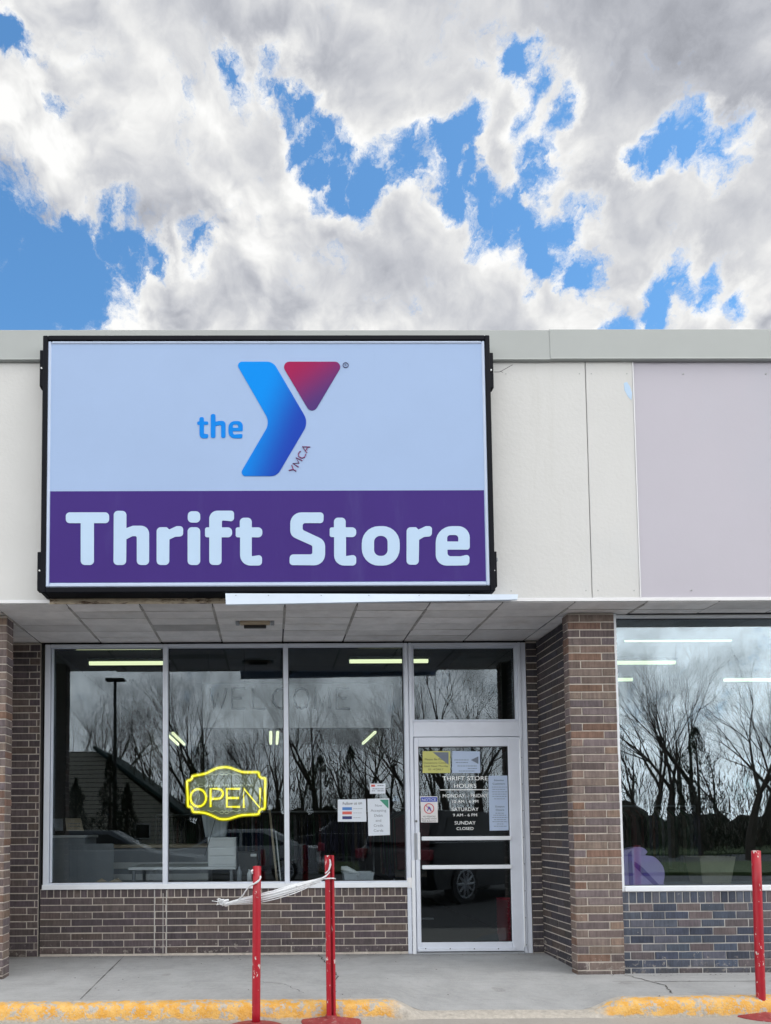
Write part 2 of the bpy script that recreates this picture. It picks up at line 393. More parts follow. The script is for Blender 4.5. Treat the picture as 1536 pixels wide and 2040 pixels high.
M['asphalt'] = mat('road_asphalt', (.06, .06, .062), .9, var=.2, vs=3, bump=.4, bs=80)
M['grass'] = mat('lawn_grass', (.06, .085, .025), .95, var=.4, vs=4, bump=.8, bs=40)
M['earth'] = mat('ground_earth', (.09, .085, .05), .95, var=.3, vs=.3)
M['bark'] = mat('bark', (.075, .06, .048), .9, var=.3, vs=3, bump=.3, bs=20)
M['twig'] = mat('twigs', (.045, .036, .03), .9, var=.3, vs=2)
M['needle'] = mat('evergreen_needles', (.018, .03, .014), .9, var=.5, vs=3)
M['brush'] = mat('brush_stems', (.035, .032, .024), .95, var=.5, vs=1.5)
M['brush_tone'] = mat('brush_mixed_stems', (.05, .045, .04), .95, var=.3, vs=1.5, attr=True)
M['siding'] = mat('lap_siding', (.74, .70, .60), .7, var=.05, vs=2)
t = T(M['siding']); q = t.xyz(); fr = t.m('FRACT', t.m('MULTIPLY', q[2], 4.2), 0); t.mixin(t.ramp(fr, .80, .88), (.10, .09, .08))
M['roof'] = mat('roof_shingle', (.06, .075, .075), .9, var=.2, vs=8)
M['greentrim'] = mat('green_rake_board', (.03, .07, .07), .6)
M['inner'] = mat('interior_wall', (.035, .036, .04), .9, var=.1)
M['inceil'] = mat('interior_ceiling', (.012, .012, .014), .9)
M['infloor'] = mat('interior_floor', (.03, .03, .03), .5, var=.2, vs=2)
M['tube'] = mat('lamp_tube', (.8, .8, .7), .4, emit=(.92, 1.0, .58, 1.15))
M['white'] = mat('white_board', (.7, .72, .74), .5, var=.05)
M['greybox'] = mat('grey_panel', (.28, .30, .33), .6, var=.1)
M['wood'] = mat('pale_wood', (.40, .33, .24), .6, var=.15, vs=8)
M['cloth'] = mat('mixed_cloth', (.2, .2, .2), .9, attr=True, var=.3, vs=12)
M['neon'] = mat('neon_yellow', (.9, .8, .05), .4, emit=(1.0, .87, .03, 1.05))
M['neonhalo'] = mat('neon_halo_glow', (.42, .36, .015), .4, emit=(.34, .29, .0, .45))  # dark yellow glow around the lit tubes, painted as colour and weak emission
M['neonoff'] = mat('neon_unlit', (.92, .95, .70), .4)
M['red_plastic'] = mat('red_plastic', (.42, .02, .05), .35)
M['violet'] = mat('violet_bag', (.74, .52, .98), .5, var=.08, vs=5, bump=.4, bs=9)
M['violet_d'] = mat('violet_strap', (.24, .12, .55), .5)
M['bin'] = mat('clear_plastic_tub', (.50, .54, .58), .25, var=.1, vs=10)
M['paper'] = mat('paper_white', (.62, .68, .76), .8, var=.03)
M['paper_b'] = mat('paper_pale_blue', (.42, .52, .70), .8, var=.03)
M['paper_y'] = mat('paper_yellow', (.52, .53, .18), .8, var=.05)
M['ink'] = mat('ink', (.035, .04, .05), .8)
M['ink_g'] = mat('ink_grey', (.16, .19, .25), .8)
M['vinylw'] = mat('white_vinyl_lettering', (.86, .90, .92), .6, var=.1, vs=40)
M['green'] = mat('green_print', (.05, .26, .18), .7)
M['notice_b'] = mat('notice_blue', (.02, .06, .42), .6)
M['notice_r'] = mat('notice_red', (.55, .03, .06), .6)
M['pblue'] = mat('print_blue', (.08, .22, .55), .7); M['pred'] = mat('print_red', (.60, .12, .10), .7); M['pnavy'] = mat('print_navy', (.03, .04, .16), .7)
def glass(name, refl, tint, wav=.12):
    m = bpy.data.materials.new(name); m.use_nodes = True; t = m.node_tree; t.nodes.clear()
    o = t.nodes.new('ShaderNodeOutputMaterial'); mxs = t.nodes.new('ShaderNodeMixShader'); g = t.nodes.new('ShaderNodeBsdfGlossy'); tr = t.nodes.new('ShaderNodeBsdfTransparent')
    g.inputs['Roughness'].default_value = 0.0; g.inputs['Color'].default_value = (.80, .91, 1, 1); tr.inputs['Color'].default_value = (*tint, 1)
    fr = t.nodes.new('ShaderNodeFresnel'); fr.inputs['IOR'].default_value = 1.5
    ad = t.nodes.new('ShaderNodeMath'); ad.operation = 'ADD'; ad.inputs[1].default_value = refl; ad.use_clamp = True
    t.links.new(fr.outputs[0], ad.inputs[0])
    ns = t.nodes.new('ShaderNodeTexNoise'); ns.inputs['Scale'].default_value = 1.6; ns.inputs['Detail'].default_value = 1
    tcn = t.nodes.new('ShaderNodeTexCoord'); t.links.new(tcn.outputs['Object'], ns.inputs['Vector'])
    bp = t.nodes.new('ShaderNodeBump'); bp.inputs['Strength'].default_value = wav; bp.inputs['Distance'].default_value = .012
    t.links.new(ns.outputs[0], bp.inputs['Height']); t.links.new(bp.outputs[0], g.inputs['Normal'])
    t.links.new(ad.outputs[0], mxs.inputs[0]); t.links.new(tr.outputs[0], mxs.inputs[1]); t.links.new(g.outputs[0], mxs.inputs[2]); t.links.new(mxs.outputs[0], o.inputs[0])
    return m
M['glass'] = glass('plate_glass', .010, (.92, .95, .96), .03)
M['glass_r'] = glass('filmed_plate_glass', .11, (.84, .90, .91), .05)
M['carglass'] = mat('car_glass', (.01, .012, .014), .05)

# ---- text and outlines (flat shapes in the XZ plane facing -Y)
def curve_to_mesh(cv, name, m, parent, basis):
    tmp = bpy.data.objects.new('tmp', cv); col.objects.link(tmp)
    dg = bpy.context.evaluated_depsgraph_get()
    me = bpy.data.meshes.new_from_object(tmp.evaluated_get(dg)); bpy.data.objects.remove(tmp)
    me.name = name; me.transform(basis); me.materials.clear(); me.materials.append(m)
    o = bpy.data.objects.new(name, me); col.objects.link(o)
    if parent: o.parent = parent
    return o
def facing(p, rot=0.0, sx=1.0, sz=1.0):
    """local x,y -> world x,z at p, front towards -Y"""
    return Matrix.Translation(p) @ Matrix.Rotation(R(90), 4, 'X') @ Matrix.Rotation(rot, 4, 'Z') @ Matrix.Diagonal((sx, sz, 1, 1))
def text(s, p, height, width=None, m=None, name='lettering', parent=None, bold=0.0, rot=0.0, align='CENTER', ext=.0008, spacing=1.0, join=None):
    cv = bpy.data.curves.new(name, 'FONT'); cv.body = s; cv.size = 1; cv.align_x = align; cv.extrude = 0; cv.offset = 0; cv.space_character = spacing
    cv.resolution_u = 3
    tmp = bpy.data.objects.new('tmp', cv); col.objects.link(tmp)
    dg = bpy.context.evaluated_depsgraph_get(); me = bpy.data.meshes.new_from_object(tmp.evaluated_get(dg)); bpy.data.objects.remove(tmp)
    xs = [v.co.x for v in me.vertices]; w = (max(xs) - min(xs)) if xs else 1
    k = height / .72; kx = (width / w) if width else k
    me.transform(facing(p, rot, kx, k)); me.materials.clear(); me.materials.append(m); me.name = name
    o = bpy.data.objects.new(name, me); col.objects.link(o)
    if parent: o.parent = parent
    return o
def rounded(pts):
    out = []; n = len(pts)
    for i in range(n):
        p = Vector(pts[i][:2]); r = pts[i][2]; a = Vector(pts[i - 1][:2]); b = Vector(pts[(i + 1) % n][:2])
        u = (a - p); v = (b - p); lu, lv = u.length, v.length; u.normalize(); v.normalize()
        ang = u.angle(v)
        if r <= 0 or ang > 3.1: out.append(tuple(p)); continue
        tl = min(r / math.tan(ang / 2), lu * .49, lv * .49); rr = tl * math.tan(ang / 2)
        c = p + (u + v).normalized() * (rr / math.sin(ang / 2))
        s0 = p + u * tl - c; s1 = p + v * tl - c
        a0 = math.atan2(s0.y, s0.x); a1 = math.atan2(s1.y, s1.x); da = (a1 - a0 + math.pi) % (2 * math.pi) - math.pi
        k = 7
        for j in range(k + 1):
            q = a0 + da * j / k; out.append((c.x + rr * math.cos(q), c.y + rr * math.sin(q)))
    return out
def outline_mesh(loops, conv, name, m, parent, thick=.003):
    cv = bpy.data.curves.new(name, 'CURVE'); cv.dimensions = '2D'; cv.fill_mode = 'BOTH'; cv.extrude = thick / 2
    P0 = conv(*loops[0][0])
    for lp in loops:
        sp = cv.splines.new('POLY'); pts = [conv(x, y) for x, y in lp]; sp.points.add(len(pts) - 1)
        for i, q in enumerate(pts): sp.points[i].co = (q.x, q.z, 0, 1)
        sp.use_cyclic_u = True
    return curve_to_mesh(cv, name, m, parent, Matrix.Translation((0, P0.y, 0)) @ Matrix.Rotation(R(90), 4, 'X'))

# ================================================================== ground
YC = -1.79; ZK = -.175; HS = 3.07
def walk_h(x, y):
    base = -.05 * (-y / 1.79)
    def ss(a, b, v): v = max(0, min(1, (v - a) / (b - a))); return v * v * (3 - 2 * v)
    f = ss(.86, 1.14, x) * (1 - ss(2.30, 2.62, x))
    g = max(0, (-y - .9) / .89)
    return base - f * g * (.115) - .003 * math.sin(x * 3.1) * g
ground = MB().box((-600, -600, -1.2), (600, 600, -.20)).build('ground', M['earth']); tag(ground, kind='structure')
lot = MB().box((-40, -22.6 + 7.2, -.19), (40, .3, ZK)).build('parking_lot', M['lot']); tag(lot, kind='structure')
g1 = MB().box((-60, -22.0, -.19), (60, -15.4, -.08)).build('lawn', M['grass']); tag(g1, kind='structure')
g2 = MB().box((-120, -29.5, -.19), (120, -22.0, -.13)).build('road', M['asphalt']); tag(g2, kind='structure')
g3 = MB().box((-120, -90, -.19), (120, -29.5, -.06)).build('verge', M['grass']); tag(g3, kind='structure')
pm = MB()
for k in (-6, -5, -4, -3, -2, -1, 3, 4, 5, 6): pm.box((k * 2.75 + .55, -9.8, ZK), (k * 2.75 + .65, -4.2, ZK + .004))
tag(pm.build('parking_lines', M['trim']), kind='structure')
# walkway
wk = MB(); xs = [-6 + .08 * i for i in range(176)]; ys = [0.35, 0.0] + [-.1 * i for i in range(1, 17)] + [-1.66]
vs = [(x, y, walk_h(x, y)) for y in ys for x in xs]
fs = [(j * len(xs) + i, (j + 1) * len(xs) + i, (j + 1) * len(xs) + i + 1, j * len(xs) + i + 1) for j in range(len(ys) - 1) for i in range(len(xs) - 1)]
n0 = len(vs); vs += [(xs[0], .35, -.19), (xs[-1], .35, -.19), (xs[-1], -1.66, -.19), (xs[0], -1.66, -.19)]; fs.append((n0, n0 + 1, n0 + 2, n0 + 3))
wk.add(vs, fs); walk = wk.build('sidewalk', M['walk'], smooth=True); tag(walk, kind='structure')
# kerb with rounded lip, sinking at the ramp, jagged by wear
kb = MB(); random.seed(4); prof = [(-1.655, 0), (-1.70, .002), (-1.745, -.001), (-1.775, -.010), (-1.79, -.030), (-1.797, -.07), (-1.80, -9)]
kx = [-6 + .03 * i for i in range(468)]; vs = []; nse = [0] * len(prof)
for i, x in enumerate(kx):
    for j, (y, dz) in enumerate(prof):
        z = walk_h(x, max(y, -1.79)) + dz if dz > -5 else -.19
        w = .0 if dz < -5 or j == 0 else random.uniform(-.0045, .0045) - (.012 if random.random() < .02 else 0) + .004 * math.sin(x * 17 + j) * math.sin(x * 5.3)
        vs.append((x, y + w + .006 * math.sin(x * 2.1), max(z + w, -.186)))
m_ = len(prof); fs = [(i * m_ + j, i * m_ + j + 1, (i + 1) * m_ + j + 1, (i + 1) * m_ + j) for i in range(len(kx) - 1) for j in range(m_ - 1)]
kb.add(vs, fs); kerb = kb.build('kerb', M['kerb'], smooth=True); tag(kerb, kind='structure')
# cracks and slab joints
M['crack'] = mat('crack', (.07, .065, .06), 1.0)
cr = MB(); random.seed(9)
def crack(pts, w, jit=.012, n=10):
    q = []
    for (a, b) in zip(pts[:-1], pts[1:]):
        for k in range(n): s = k / n; q.append(((a[0] + (b[0] - a[0]) * s) + random.uniform(-jit, jit), (a[1] + (b[1] - a[1]) * s) + random.uniform(-jit, jit)))
    q.append(pts[-1])
    for a, b in zip(q[:-1], q[1:]):
        ww = w * random.uniform(.4, 1.3); d = Vector((b[0] - a[0], b[1] - a[1])); 
        if d.length < 1e-6: continue
        nrm = Vector((-d.y, d.x)).normalized() * ww
        f = lambda p, s: (p[0] + nrm.x * s, p[1] + nrm.y * s, walk_h(p[0], p[1]) + .0035)
        cr.quad(f(a, 1), f(a, -1), f(b, -1), f(b, 1))
crack([(.46, -.02), (.50, -.45), (.56, -.9), (.50, -1.3), (.47, -1.62)], .005)
crack([(2.98, -1.0), (3.1, -1.35), (3.02, -1.62)], .005)
crack([(2.75, -1.22), (3.6, -1.245), (5.4, -1.25)], .004, .003)
crack([(-6, -1.40), (-3, -1.41)], .003, .003)
crack([(-1.42, -.02), (-1.43, -1.62)], .0035, .001)
crack([(-6, -1.22), (-2.3, -1.22)], .0025, .001)
crack([(4.3, -.95), (4.31, -1.62)], .003, .001)
crack([(-.2, -1.1), (.1, -1.2), (.25, -1.5)], .002)
tag(cr.build('sidewalk_cracks', M['crack'], walk))
walk.children[0].name = 'crack'

# ================================================================== building
B = empty('store_building', (0, 0, 0), 'single-storey brick and cream-panelled store front with metal-capped parapet and recessed glass entry', 'building')
random.seed(11)
PAL_BROWN = [(.092, .074, .078), (.10, .082, .08), (.082, .068, .074), (.11, .086, .08), (.074, .062, .068), (.09, .073, .082)]
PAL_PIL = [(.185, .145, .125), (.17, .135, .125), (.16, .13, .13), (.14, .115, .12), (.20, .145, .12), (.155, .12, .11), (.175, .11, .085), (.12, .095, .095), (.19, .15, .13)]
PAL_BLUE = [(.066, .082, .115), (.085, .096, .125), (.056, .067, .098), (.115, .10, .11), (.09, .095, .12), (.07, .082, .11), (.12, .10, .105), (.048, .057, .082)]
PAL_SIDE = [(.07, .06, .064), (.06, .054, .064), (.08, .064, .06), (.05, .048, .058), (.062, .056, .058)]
CH = .0677
def brick_face(mb, o, du, dn, u0, u1, z0, z1, BL, pal, first, mort=.0095, rough=0.0, zfunc=None):
    """lay bricks on the plane through o along unit du, facing dn"""
    o = Vector(o); du = Vector(du); dn = Vector(dn); nz = int(round((z1 - z0) / CH)); 
    for k in range(nz):
        za = z0 + k * CH + mort / 2; zb = z0 + (k + 1) * CH - mort / 2
        offs = first[k % len(first)]
        edges = [u0]; e = u0 + offs
        while e < u1 - .02:
            if e > u0 + .02: edges.append(e)
            e += BL
        edges.append(u1)
        for a, b in zip(edges[:-1], edges[1:]):
            aa = a + (mort / 2 if a > u0 else 0); bb = b - (mort / 2 if b < u1 else 0)
            if bb - aa < .015: continue
            c = random.choice(pal); j = random.uniform(.86, 1.14); mb.cur = (c[0] * j, c[1] * j, c[2] * j * random.uniform(.96, 1.05))
            d = random.uniform(-.0018, .0022); r = random.uniform(.0015, .0042); za_, zb_ = za + random.uniform(-.0014, .0014), zb + random.uniform(-.0014, .0014); jj = lambda: random.uniform(-.0016, .0016)
            pr = .006 + d
            def P(u, n, z): return o + du * u + dn * n + Vector((0, 0, z))
            A = [P(aa + jj(), -.004, za + jj()), P(bb + jj(), -.004, za + jj()), P(bb + jj(), -.004, zb + jj()), P(aa + jj(), -.004, zb + jj())]
            e0, e1, e2, e3 = [random.uniform(-.0015, .0015) for _ in range(4)]
            Bq = [P(aa + e0, pr - r, za_ + e1), P(bb + e2, pr - r, za_ + e3), P(bb + e1, pr - r, zb_ + e2), P(aa + e3, pr - r, zb_ + e0)]
            Cq = [P(aa + e0 + r, pr, za_ + e1 + r), P(bb + e2 - r, pr, za_ + e3 + r), P(bb + e1 - r, pr, zb_ + e2 - r), P(aa + e3 + r, pr, zb_ + e0 - r)]
            mb.add(A + Bq + Cq, [(8, 9, 10, 11), (4, 5, 9, 8), (5, 6, 10, 9), (6, 7, 11, 10), (7, 4, 8, 11), (0, 1, 5, 4), (1, 2, 6, 5), (2, 3, 7, 6), (3, 0, 4, 7)])
    mb.cur = (1, 1, 1)
def rowlock(mb, o, u0, u1, z0, z1, pal, dn=(0, -1, 0)):
    n = int(round((u1 - u0) / .0655)); w = (u1 - u0) / n
    for i in range(n):
        a = u0 + i * w + .0045; b = a + w - .009; c = random.choice(pal); j = random.uniform(.85, 1.15); mb.cur = tuple(q * j for q in c)
        y = o - .006 + random.uniform(-.0012, .0012)
        mb.bbox((a, y, z0 + .005), (b, y + .012, z1 - .004), .003)
    mb.cur = (1, 1, 1)
XP = dict(a=-2.212, b=-1.028, c=.1595, d=1.3624, e=2.5188)
ZSL = .654          # underside of the left windows' sill frame
# low wall under the windows
xl = at(79, 1918, 0).x; xr = 1.405
nz = 8; z_r0 = nz * CH + .018
def wallpart(name, mort_m='mortar'):
    return MB(), MB()
b_, c_ = wallpart('w')
brick_face(b_, (0, 0, 0), (1, 0, 0), (0, -1, 0), xl, xr, .018, z_r0, .3048, PAL_BROWN, [.30, .20])
rowlock(b_, 0, xl, xr, z_r0, ZSL - .012, PAL_BROWN)
c_.box((xl, 0, -.03), (xr, .12, ZSL - .008))
w = b_.build('brick_wall', M['brick'], B); c_.build('mortar', M['mortar'], w)
# pier left of the windows
b_, c_ = MB(), MB(); xa = -3.2; xb = at(74, 1900, -.02).x
brick_face(b_, (0, -.02, 0), (1, 0, 0), (0, -1, 0), xa, xb, 0, 3.046, .3048, PAL_BROWN, [.18 + .05, .3048 + .0])
c_.box((xa, -.02, -.03), (xb, .12, 3.06))
w = b_.build('brick_wall', M['brick'], B); c_.build('mortar', M['mortar'], w)
cj = MB().box((xb + .001, 0.012, -.03), (xl - .001, .1, 3.06)).build('caulk_joint', M['gasket'], B)
# vertical caulk lines on the low wall
vj = MB()
for u in (308, 332): x = at(u, 1850, 0).x; vj.box((x - .005, -.009, .02), (x + .004, 0, .63))
x = at(325, 1850, 0).x; vj.box((x - .003, -.0085, .02), (x + .003, 0, .60))
vj.build('caulk_line', M['mortar_right'], B)
# left pillar
def pillar(x0, x1, y0, depth, zb, first, side, pal):
    b_, c_ = MB(), MB()
    brick_face(b_, (0, y0, 0), (1, 0, 0), (0, -1, 0), x0, x1, zb, 3.06, .3048, pal, first)
    if side > 0: brick_face(b_, (x1, y0, 0), (0, 1, 0), (1, 0, 0), 0, depth, zb, 3.06, .5, pal, [.5])
    else: brick_face(b_, (x0, y0, 0), (0, 1, 0), (-1, 0, 0), 0, depth, zb, 3.06, .5, pal, [.5])
    c_.box((x0, y0, zb - .1), (x1, y0 + depth, 3.064))
    w = b_.build('brick_pillar', M['brick'], B); c_.build('mortar', M['mortar'], w); return w
pillar(-2.86, -2.2566, -.95, .15, -.066, [.08, .19], 1, PAL_PIL)
MB().box((-2.86, -.79, -.05), (-2.56, -.03, 3.06)).build('pillar_core', M['mortar'], B)
# right pillar
pillar(2.5844, 2.9828, -.95, .105, -.06, [.305 - .02, .10], -1, PAL_PIL)
# return wall of the entry
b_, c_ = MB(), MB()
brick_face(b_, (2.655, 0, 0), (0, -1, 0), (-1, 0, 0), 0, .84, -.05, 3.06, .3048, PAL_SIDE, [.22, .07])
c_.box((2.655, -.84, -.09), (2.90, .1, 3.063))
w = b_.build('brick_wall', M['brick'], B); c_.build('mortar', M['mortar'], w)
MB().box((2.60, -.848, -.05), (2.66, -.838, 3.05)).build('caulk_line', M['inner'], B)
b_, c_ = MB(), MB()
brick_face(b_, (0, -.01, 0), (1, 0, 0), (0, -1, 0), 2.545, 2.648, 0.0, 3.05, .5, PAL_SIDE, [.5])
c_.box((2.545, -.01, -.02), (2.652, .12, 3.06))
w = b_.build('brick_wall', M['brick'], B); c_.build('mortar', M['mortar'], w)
# right store wall
YR = -.925
for (xa, xb) in ((2.984, 9.0), (-7.0, -2.862)):
    b_, c_ = MB(), MB()
    brick_face(b_, (0, YR, 0), (1, 0, 0), (0, -1, 0), xa, xb, -.048, -.048 + 9 * CH, .2032, PAL_BLUE, [.065, .165], .0088)
    rowlock(b_, YR, xa, xb, -.048 + 9 * CH, .662, PAL_BLUE)
    c_.box((xa, YR, -.1), (xb, YR + .12, .664))
    w = b_.build('brick_wall', M['brick'], B); c_.build('mortar', M['mortar_right'], w)
# ---- soffit of boards
YF = -1.2475
sf = MB(); random.seed(21); TX = [-1.6694 + .6 * i for i in range(-9, 18)]; rows = [YF + .004] + [YF + .004 + .208 * i for i in range(1, 6)] + [0.02]
for i in range(len(TX) - 1):
    for j in range(len(rows) - 1):
        dx0 = .008 if j else .006
        a, b = TX[i] + dx0, TX[i + 1] - dx0; c, d = rows[j] + .004, rows[j + 1] - .004 - (.006 if random.random() < .12 else 0)
        if TX[i] > 2.9 or TX[i] < -3.2:
            if d > YR: d = YR
            if c >= d - .01: continue
        z = HS + random.uniform(-.0015, .0025); t1 = random.uniform(-.004, .004) if random.random() < .3 else 0
        k = random.uniform(.82, 1.06); 
        if (i, j) == (10, 3): k = .55
        sf.cur = (.74 * k, .73 * k, .745 * k)
        sf.add([(a, c, z), (b, c, z + t1), (b, d, z), (a, d, z - t1), (a, c, z + .02), (b, c, z + .02), (b, d, z + .02), (a, d, z + .02)],
               [(0, 3, 2, 1), (4, 5, 6, 7), (0, 1, 5, 4), (1, 2, 6, 5), (2, 3, 7, 6), (3, 0, 4, 7)])
soff = sf.build('soffit', M['soffit'], B)
MB().box((-7, YF + .005, HS + .006), (9, .02, HS + .03)).build('soffit_joint', M['soffit_gap'], soff)
# slack joint tape here and there
for i in (6, 7, 8, 9, 10, 11, 12, 13, 14, 15, 16, 17):
    x = TX[i]; 
    y0 = random.uniform(-1.22, -1.0); y1 = min(y0 + random.uniform(.5, 1.3), -.01 if x < 2.5 else -.94)
    MB().box((x - .011, y0, HS - .003), (x + .011, y1, HS + .002)).build('joint_tape', M['tape'], soff)
# ---- fascia panels, front face at YF
ZB, ZT, ZP = 3.107, 5.12, 5.39
j1, j2 = 2.672, 3.0715
def panel(x0, x1, m, dy=0.0):
    return MB().bbox((x0, YF + dy, ZB), (x1, YF + .06, ZT + .05), .003).build('fascia_panel', m, B)
panel(-7.0, -3.35, M['cream']); panel(-3.344, j1 - .0035, M['cream']); panel(j1 + .0035, j2 - .003, M['cream'])
p_ = panel(j2 + .003, 9.0, M['mauve'], .006); tag(p_, 'plain mauve-grey fascia panel')
MB().bbox((-7, YF - .008, ZB - .030), (9, YF + .03, ZB - .001), .002).build('fascia_trim', M['trim'], B)
MB().box((j2 - .004, YF - .006, ZB + .002), (j2 + .004, YF, ZT)).build('panel_bead', M['trim'], B)
# coping: folded metal with lap joints
cp = MB()
prof = [(YF - .030, ZT), (YF - .036, ZT + .004), (YF - .034, ZT + .014), (YF - .028, ZT + .018), (YF - .022, ZP - .006), (YF - .016, ZP), (YF + .25, ZP + .02), (YF + .25, ZT + .06), (YF - .004, ZT + .0)]
def coping(x0, x1, g):
    vs = []; n = len(prof)
    for x in (x0, x1):
        for (y, z) in prof: vs.append((x, y - g, z + g * .8))
    fs = [(i, (i + 1) % n, n + (i + 1) % n, n + i) for i in range(n)] + [tuple(range(n)), tuple(range(n, 2 * n))[::-1]]
    cp.add(vs, fs)
coping(-7, -2.95, 0); coping(-2.95, .1, .0025); coping(.1, at(1096, 690, YF - .03).x, 0); coping(at(1096, 690, YF - .03).x, 5.2, .004); coping(5.2, 9, 0)
cpo = cp.build('coping', M['flash'], B)
# roof slab and body
MB().box((-7, YF + .26, 3.75), (9, 14, 5.2)).build('roof', M['flash'], B)
MB().box((-7, YF + .062, HS + .035), (9, YF + .10, 5.1)).build('fascia_backing', M['inner'], B)
# stained edge below the sign cabinet
MB().bbox((at(100, 1190, YF).x, YF - .014, ZB - .040), (at(452, 1190, YF).x, YF - .009, ZB + .02), .001).build('stained_edge', M['rust'], B)
# long pale drip strip sagging under the sign
YSt = YF - .182; a0 = at(449, 1182, YSt); a1 = at(1032, 1184, YSt); b0 = at(450, 1204, YSt); b1 = at(1031, 1194, YSt)
ds = MB(); nn = 24; vs = []
for i in range(nn + 1):
    s = i / nn; t0 = a0.lerp(a1, s); t1 = b0.lerp(b1, s); w_ = .003 * math.sin(s * 9)
    vs += [(t0.x, t0.y + .19, t0.z + .004), (t0.x, t0.y, t0.z), (t1.x, t1.y + w_, t1.z), (t1.x, t1.y + .012, t1.z - .003), (t1.x, t1.y + .05, t1.z + .006)]
fs = [(i * 5 + j, i * 5 + j + 1, (i + 1) * 5 + j + 1, (i + 1) * 5 + j) for i in range(nn) for j in range(4)]
ds.add(vs, fs); o = ds.build('drip_strip', M['strip'], B)
for u in (470, 535, 640, 735, 835, 935): p = at(u, 1186, YSt - .002); MB().lathe([(0, -.002), (.004, -.002), (.004, .002), (0, .002)], p, 8).build('screw', M['greybox'], o)
# peeled paint patch and cracks on the fascia
def flat_poly(pts, Y, name, m, parent, th=.0015):
    return outline_mesh([[(x, y) for x, y in pts]], lambda x, y: at(x, y, Y), name, m, parent, th)
flat_poly([(1243, 763), (1249, 761), (1255, 770), (1259, 783), (1258, 797), (1251, 790), (1244, 777)], YF - .001, 'bare_patch', M['letters'], B)
for x_ in (-2.6, 2.0, 2.62, 2.72, 3.02, 3.5, 4.2):
    for z_ in (ZB + .06, ZT - .10):
        if abs(x_) > 1.9: MB().tube([(x_, YF + .004, z_), (x_, YF - .0015, z_)], .0055, 8).build('nail_head', M['flash'], B)
fc = MB()
def line3(pts, Y, r): fc.tube([at(x, y, Y) for x, y in pts], r, 4)
line3([(984, 741), (995, 741), (1001, 738), (1008, 734), (1015, 730), (1021, 727)], YF, .0022); line3([(996, 739), (1002, 742)], YF, .0018)
fc.build('fascia_crack', M['soffit_gap'], B)

# ---- storefront frames, plane y=0
GY = .045
ZH = 3.048
def frame_bars(bars, name='window', m='alu', y0=-.02, y1=.07, r=.004):
    mb = MB()
    for (x0, z0, x1, z1) in bars: mb.bbox((x0, y0, z0), (x1, y1, z1), r)
    return mb.build(name, M[m], B)
def pane(x0, z0, x1, z1, par, Y=GY, m='glass'):
    p = MB().box((x0, Y, z0), (x1, Y + .006, z1)).build('pane', M[m], par)
    g = MB(); w = .007
    for a in ((x0, z0, x0 + w, z1), (x1 - w, z0, x1, z1), (x0 + w, z0, x1 - w, z0 + w), (x0 + w, z1 - w, x1 - w, z1)): g.box((a[0], Y - .006, a[1]), (a[2], Y - .001, a[3]))
    g.build('gasket', M['gasket'], par); return p
mw = .048
def win(xa, xb, left_w, right):
    bars = [(xa, ZSL, xa + left_w, ZH), (xa + left_w + .0005, ZH - .032, xb - .0005, ZH), (xa + left_w + .0005, ZSL + .001, xb - .0005, ZSL + .050)]
    if right: bars.append((xb, ZSL, xb + right, ZH))
    w = frame_bars(bars); pane(xa + left_w, ZSL + .049, xb, ZH - .031, w)
    return w
XA = -2.212; 
win(XA, XP['b'] - mw / 2, .055, 0); win(XP['b'] - mw / 2, XP['c'] - mw / 2, mw, 0); win(XP['c'] - mw / 2, XP['d'] - .035, mw, 0)
# second thin stop inside the left jamb
MB().bbox((XA + .062, -.004, ZSL + .055), (XA + .076, .04, ZH - .035), .002).build('window_stop', M['alu'], B)
# sill nosing
MB().bbox((XA - .004, -.034, ZSL - .012), (XP['d'] - .01, -.021, ZSL + .036), .003).build('sill', M['alu_white'], B)
# jamb between window and door, door frame
XJ0, XJ1 = XP['d'] - .034, XP['d'] + .045; XD1 = 2.455; XO = 2.5188
jb = MB(); jb.bbox((XJ0, -.02, .0), (XP['d'] + .006, .07, ZH), .004); jb.bbox((XP['d'] + .010, -.028, -.004), (XJ1, .07, ZH), .004)
jb.bbox((XD1, -.028, -.004), (XD1 + .030, .07, ZH), .004); jb.bbox((XD1 + .034, -.02, -.004), (XO + .018, .07, ZH), .004)
ZDH = at(930, 1468, 0).z
ZTR = at(930, 1438, 0).z
jb.bbox((XJ1 + .001, -.025, ZDH), (XD1 - .001, .07, ZTR), .004)
jb.bbox((XJ1 + .001, -.02, ZH - .03), (XD1 - .001, .07, ZH), .004)
jb.bbox((XJ1 + .001, -.03, ZTR + .0005), (XD1 - .001, .06, ZTR + .010), .002)
df = jb.build('door_frame', M['alu'], B)
MB().bbox((XJ0 - .004, -.030, .635), (XP['d'] + .008, -.0205, .735), .002).build('patch_plate', M['trim'], df)
tw = frame_bars([(XJ1 + .001, ZTR + .0105, XJ1 + .02, ZH - .031), (XD1 - .02, ZTR + .0105, XD1 - .001, ZH - .031), (XJ1 + .0195, ZTR + .0105, XD1 - .0195, ZTR + .022), (XJ1 + .0195, ZH - .044, XD1 - .0195, ZH - .031)], 'transom_window', y0=-.015, y1=.06)
pane(XJ1 + .019, ZTR + .0105, XD1 - .019, ZH - .031, tw)
# thresholds
MB().bbox((XJ1 + .001, -.05, -.004), (XD1 - .001, .08, .016), .003).build('threshold', M['greybox'], B)
